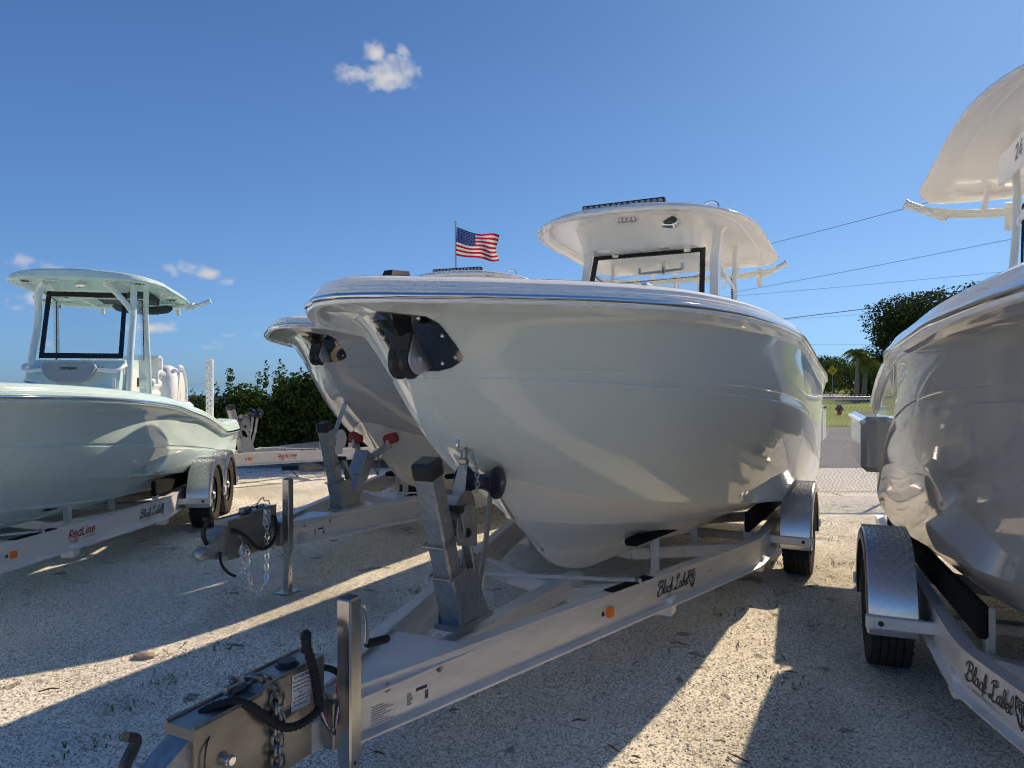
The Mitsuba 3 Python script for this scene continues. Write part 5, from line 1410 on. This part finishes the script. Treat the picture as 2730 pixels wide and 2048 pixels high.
def palm(x, y, h, seed, label, n=17, fl=1.75):
    g = np.random.default_rng(seed)
    K = Kit()
    K.add('trunk', tube(spline([(x - .1, y, 0), (x, y, h * .4), (x + .05, y, h)], 12), np.linspace(.24, .13, 12), 10), 'palm_bark', 40)
    for i in range(n):
        a = 2 * np.pi * i / n + g.uniform(-.2, .2)
        up = g.uniform(-.15, 1.25)
        L = fl * g.uniform(.8, 1.1)
        d = V(math.cos(a), math.sin(a), 0)
        s = np.linspace(0, 1, 16)
        rach = V(x + .05, y, h) + d * (s * L * math.cos(up * .8))[:, None] + V(0, 0, 1) * (s * L * math.sin(up) - (s ** 2) * L * .95)[:, None]
        v, f = [], []
        for k in range(1, 16):
            t = rach[k] - rach[k - 1]; t /= np.linalg.norm(t)
            side = np.cross(t, (0, 0, 1)); side /= np.linalg.norm(side)
            ln = .52 * L * .5 * math.sin(math.pi * (.12 + .85 * s[k])) + .05
            for sg in (-1, 1):
                for q in (0, .5):
                    p = rach[k] * (1 - q) + rach[k - 1] * q
                    tip = p + side * sg * ln * .75 + t * ln * .45 - V(0, 0, 1) * ln * g.uniform(.35, .7)
                    j = len(v)
                    v += [p - t * .02, p + t * .03, tip]
                    f.append([j, j + 1, j + 2])
        K.add('frond', cat(trimesh.Trimesh(v, f, process=False), tube(rach, np.linspace(.022, .006, 16), 4)), 'leaf_palm', False)
    K.add('crown_heart', leaf_cloud([(x + .05, y, h - .1, .3, .3, .35)], 700, .2, seed), 'leaf_palm', False)
    K.put(thing('palm_tree', label, 'palm tree'), np.eye(4))


palm(29.15, 60, 4.15, 21, 'taller palm tree standing just right of the yellow diamond sign', 19, 2.0)
palm(30.2, 60.8, 3.6, 22, 'shorter palm tree close to the right boat bow', 17, 2.0)

# ---------------------------------------------------------------- fence, sign, hydrant, wall
K = Kit()
FY, FX0, FX1, FH = 10.2, 2.9, 13.5, 1.42
for i, x in enumerate(np.arange(FX0, FX1 + .1, 2.65)):
    K.add('post', cat(cyl((x, FY, 0), (x, FY, FH + .02), .024, 12), trimesh.creation.icosphere(2, .03, center=(0, 0, 0)).apply_translation((x, FY, FH + .02))), 'galv', 40)
K.add('top_rail', cyl((FX0, FY, FH - .025), (FX1, FY, FH - .025), .022, 12), 'galv', 40)
wires = []
sp_, hh = .058, FH + .035
for i in range(int((FX1 - FX0) / sp_)):
    x0 = FX0 + i * sp_
    nz = int(hh / sp_ * 1.0)
    zz = np.linspace(.03, hh, nz)
    xx = x0 + (np.arange(nz) % 2) * sp_ * .98
    yy = FY - .03 + (np.arange(nz) % 2) * .004
    wires.append(tube(np.column_stack([xx, yy, zz]), .0050, 4, False))
K.add('chain_link_mesh', cat(*wires), 'galv', False)
K.add('tension_wire', tube([(FX0, FY - .035, .06), (FX1, FY - .035, .05)], .003, 5), 'galv')
K.put(thing('chain_link_fence', 'galvanised chain link fence between the boats and the grass', 'fence'), np.eye(4))

K = Kit()
sx, sy, sz = 31.6, 70, 2.92
d = .54
K.add('post', cbox((sx, sy + .03, sz * .5), (.06, .04, sz), .006), 'galv')
K.add('panel', placed(prism(rounded(.76, .76, .05), .012), (1, 0, 1), (-1, 0, 1), (sx, sy + .004, sz)), 'sign_yellow', 25)
K.add('border', placed(prism(rounded(.72, .72, .04).difference(rounded(.685, .685, .03)), .003), (1, 0, 1), (-1, 0, 1), (sx, sy - .0095, sz)), 'decal_black', False)
for t_, z in (('DEAD', .04), ('END', -.18)):
    m = caps_text(t_, .15, .003, True); m.apply_translation((-m.bounds[:, 0].mean(), z, 0))
    K.add('lettering', placed(m, (1, 0, 0), (0, 0, 1), (sx, sy - .0095, sz)), 'decal_black', False)
K.put(thing('warning_sign', 'yellow diamond road sign on a thin post beyond the fence', 'sign'), np.eye(4))

hx, hy = 16.6, 36.0
K = Kit()
K.add('barrel', lathe([(.001, 0), (.17, 0), (.17, .04), (.115, .05), (.11, .40), (.15, .41), (.15, .45), (.12, .47), (.09, .54), (.04, .585), (.04, .62), (.001, .62)], 24, 'z', (hx, hy, 0)), 'hydrant_red', 40)
for s, r in ((-1, .05), (1, .05)):
    K.add('side_outlet', cat(cyl((hx, hy, .33), (hx + s * .17, hy, .33), r, 14), cyl((hx + s * .15, hy, .33), (hx + s * .19, hy, .33), r * 1.3, 14)), 'hydrant_red', 40)
K.add('front_outlet', cat(cyl((hx, hy, .30), (hx, hy - .17, .30), .07, 16), cyl((hx, hy - .15, .30), (hx, hy - .19, .30), .085, 16)), 'hydrant_red', 40)
K.add('bonnet_band', lathe([(.09, .545), (.045, .60), (.04, .63), (.001, .635)], 20, 'z', (hx, hy, .004)), 'alu_white', 40)
K.put(thing('fire_hydrant', 'dark red fire hydrant with a pale top standing on the grass', 'fire hydrant'), np.eye(4))

K = Kit()
for i in range(5):
    K.add('panel', box2(-10.4 + i * 1.2, -9.22 + i * 1.2, 18.6, 18.64, .05, 1.30, .01), 'grey_wall')
K.put(thing('low_wall', 'low dark grey screen wall behind the leftmost hedge shrub', 'wall'), np.eye(4))

# ---------------------------------------------------------------- flag and flagpole
def pix(px, py, Y): return V((px - 512) / 710 * Y, Y, EYE + (384 - py) / 710 * Y)


FYd = 30.0
pt = pix(455.6, 224, FYd)
K = Kit()
K.add('shaft', tube([(pt[0], FYd, 0), (pt[0], FYd, pt[2])], [.055, .03], 12), 'pole_metal', 40)
K.add('ball', trimesh.creation.icosphere(2, .075).apply_translation(pt + [0, 0, .04]), 'chrome', 40)
K.add('halyard', tube([(pt[0] + .06, FYd - .02, 1.2), (pt[0] + .05, FYd - .02, pt[2] - .1)], .006, 5), 'strap')
K.put(thing('flagpole', 'thin metal flagpole rising behind the boats', 'flagpole'), np.eye(4))


def flag_pt(u, v):
    x = 1.82 * u - .03 * np.sin(7 * u + 2 * v) - .14 * u ** 3 * np.exp(-((v - .55) / .35) ** 2)
    drop = (.36 * u + .10 * np.sin(u * 3.0) - .12 * u * u) * (1 - v) + (.27 * u - .10 * u * u) * v
    z = -1.20 * v - drop + .02 * np.sin(10 * u + 3 * v)
    y = u * (.20 * np.sin(6.2 * u + 2.4 * v + .4) + .10 * np.sin(13 * u - 3.5 * v)) + .25 * u
    return np.stack([pt[0] + .055 + x, FYd - .05 + y, pt[2] - .14 + z], -1)


def flag_grid(u0, u1, v0, v1, nu, nv):
    u, v = np.meshgrid(np.linspace(u0, u1, nu), np.linspace(v0, v1, nv))
    return grid(flag_pt(u, v))


def thincloth(key, c):
    scene[key] = {'type': 'principledthin', 'base_color': {'type': 'rgb', 'value': list(c)}, 'roughness': .8, 'diff_trans': .7, 'spec_trans': 0.0, 'eta': 1.3}


thincloth('cloth_red', (.55, .02, .05)); thincloth('cloth_white', (.80, .80, .78)); thincloth('cloth_blue', (.03, .06, .25))
K = Kit()
for i in range(13):
    u0 = .43 if i < 7 else 0.0
    K.add('stripe', flag_grid(u0, 1.0, i / 13, (i + 1) / 13, 60, 4), 'cloth_red' if i % 2 == 0 else 'cloth_white', True)
K.add('canton', flag_grid(0, .43, 0, 7 / 13, 30, 16), 'cloth_blue', True)
st = []
star = np.array([(math.cos(math.pi / 2 + k * math.pi / 5), math.sin(math.pi / 2 + k * math.pi / 5)) for k in range(10)]) * np.where(np.arange(10) % 2 == 0, 1, .40)[:, None]
for r in range(9):
    for c_ in range(6 if r % 2 == 0 else 5):
        u, v = .43 * (.075 + (c_ + .5 * (r % 2)) * .17), 7 / 13 * (.1 + r * .1)
        for sgn in (-1, 1):
            q = np.vstack([[[0, 0]], star]) * .034
            P = flag_pt(u + q[:, 0] / 1.82, v - q[:, 1] / 1.2) + [0, sgn * .004, 0]
            st.append(trimesh.Trimesh(P, [[0, k + 1, (k + 1) % 10 + 1] for k in range(10)], process=False))
K.add('stars', cat(*st), 'cloth_white', False)
labels_flag = thing('flag', 'red white and blue striped flag with stars flying from the pole', 'flag')
K.put(labels_flag, np.eye(4))
labels[labels_flag + '__stars'] = {'kind': 'stuff'}

# ---------------------------------------------------------------- overhead wires
def ov(x, y): return V(x, y) * 1024 / 2211


WIRES = [((1665, 523), (1985, 443), 9.2, .012, 'topmost overhead wire running up to the right boat rod holder'),
         ((1610, 622), (2200, 515), 8.4, .012, 'second overhead wire from the top'),
         ((1590, 635), (2200, 585), 7.6, .009, 'faint overhead wire, third from the top'),
         ((1705, 683), (2200, 625), 6.6, .024, 'thick dark overhead cable above the trees'),
         ((1705, 688), (1905, 676), 6.4, .008, 'thin wire just below the thick overhead cable'),
         ((1770, 743), (1885, 745), 7.0, .014, 'lowest overhead wire above the palm trees')]
for p, q, h, r, lab in WIRES:
    pts = []
    for c in (p, q):
        x, y = ov(*c); Y = (h - EYE) * 710 / (384 - y)
        pts.append(V((x - 512) / 710 * Y, Y, h))
    d = pts[1] - pts[0]
    ends = np.array([pts[0] - d * (2.2 if abs(d[1]) < 40 else .8), pts[0], pts[1], pts[1] + d * (.9 if abs(d[1]) < 40 else .3)])
    t = np.linspace(0, 1, 40)[:, None]
    base = ends[0] + (ends[-1] - ends[0]) * t
    L = np.linalg.norm(ends[-1] - ends[0])
    base[:, 2] += ((2 * t[:, 0] - 1) ** 2 - .25) * L * .008
    one('overhead_wire', lab, 'wire', tube(base, r, 5), 'wire', 40)

# ---------------------------------------------------------------- groups of alike things
GROUPS = {'center_console_boat': 'boats parked on trailers in the gravel lot', 'boat_trailer': 'boat trailers parked side by side', 'hedge_shrub': 'shrubs of the hedge along the lot', 'overhead_wire': 'overhead wires crossing the sky',
          'palm_tree': 'palm trees by the road', 'rock': 'loose rocks on the gravel', 'broadleaf_tree': 'trees beyond the fence', 'roadside_bush': 'bushes along the road'}
for k_ in list(labels):
    base_ = k_ if k_ in GROUPS else k_[:-4]
    if '__' not in k_ and base_ in GROUPS: labels[k_]['group'] = GROUPS[base_]
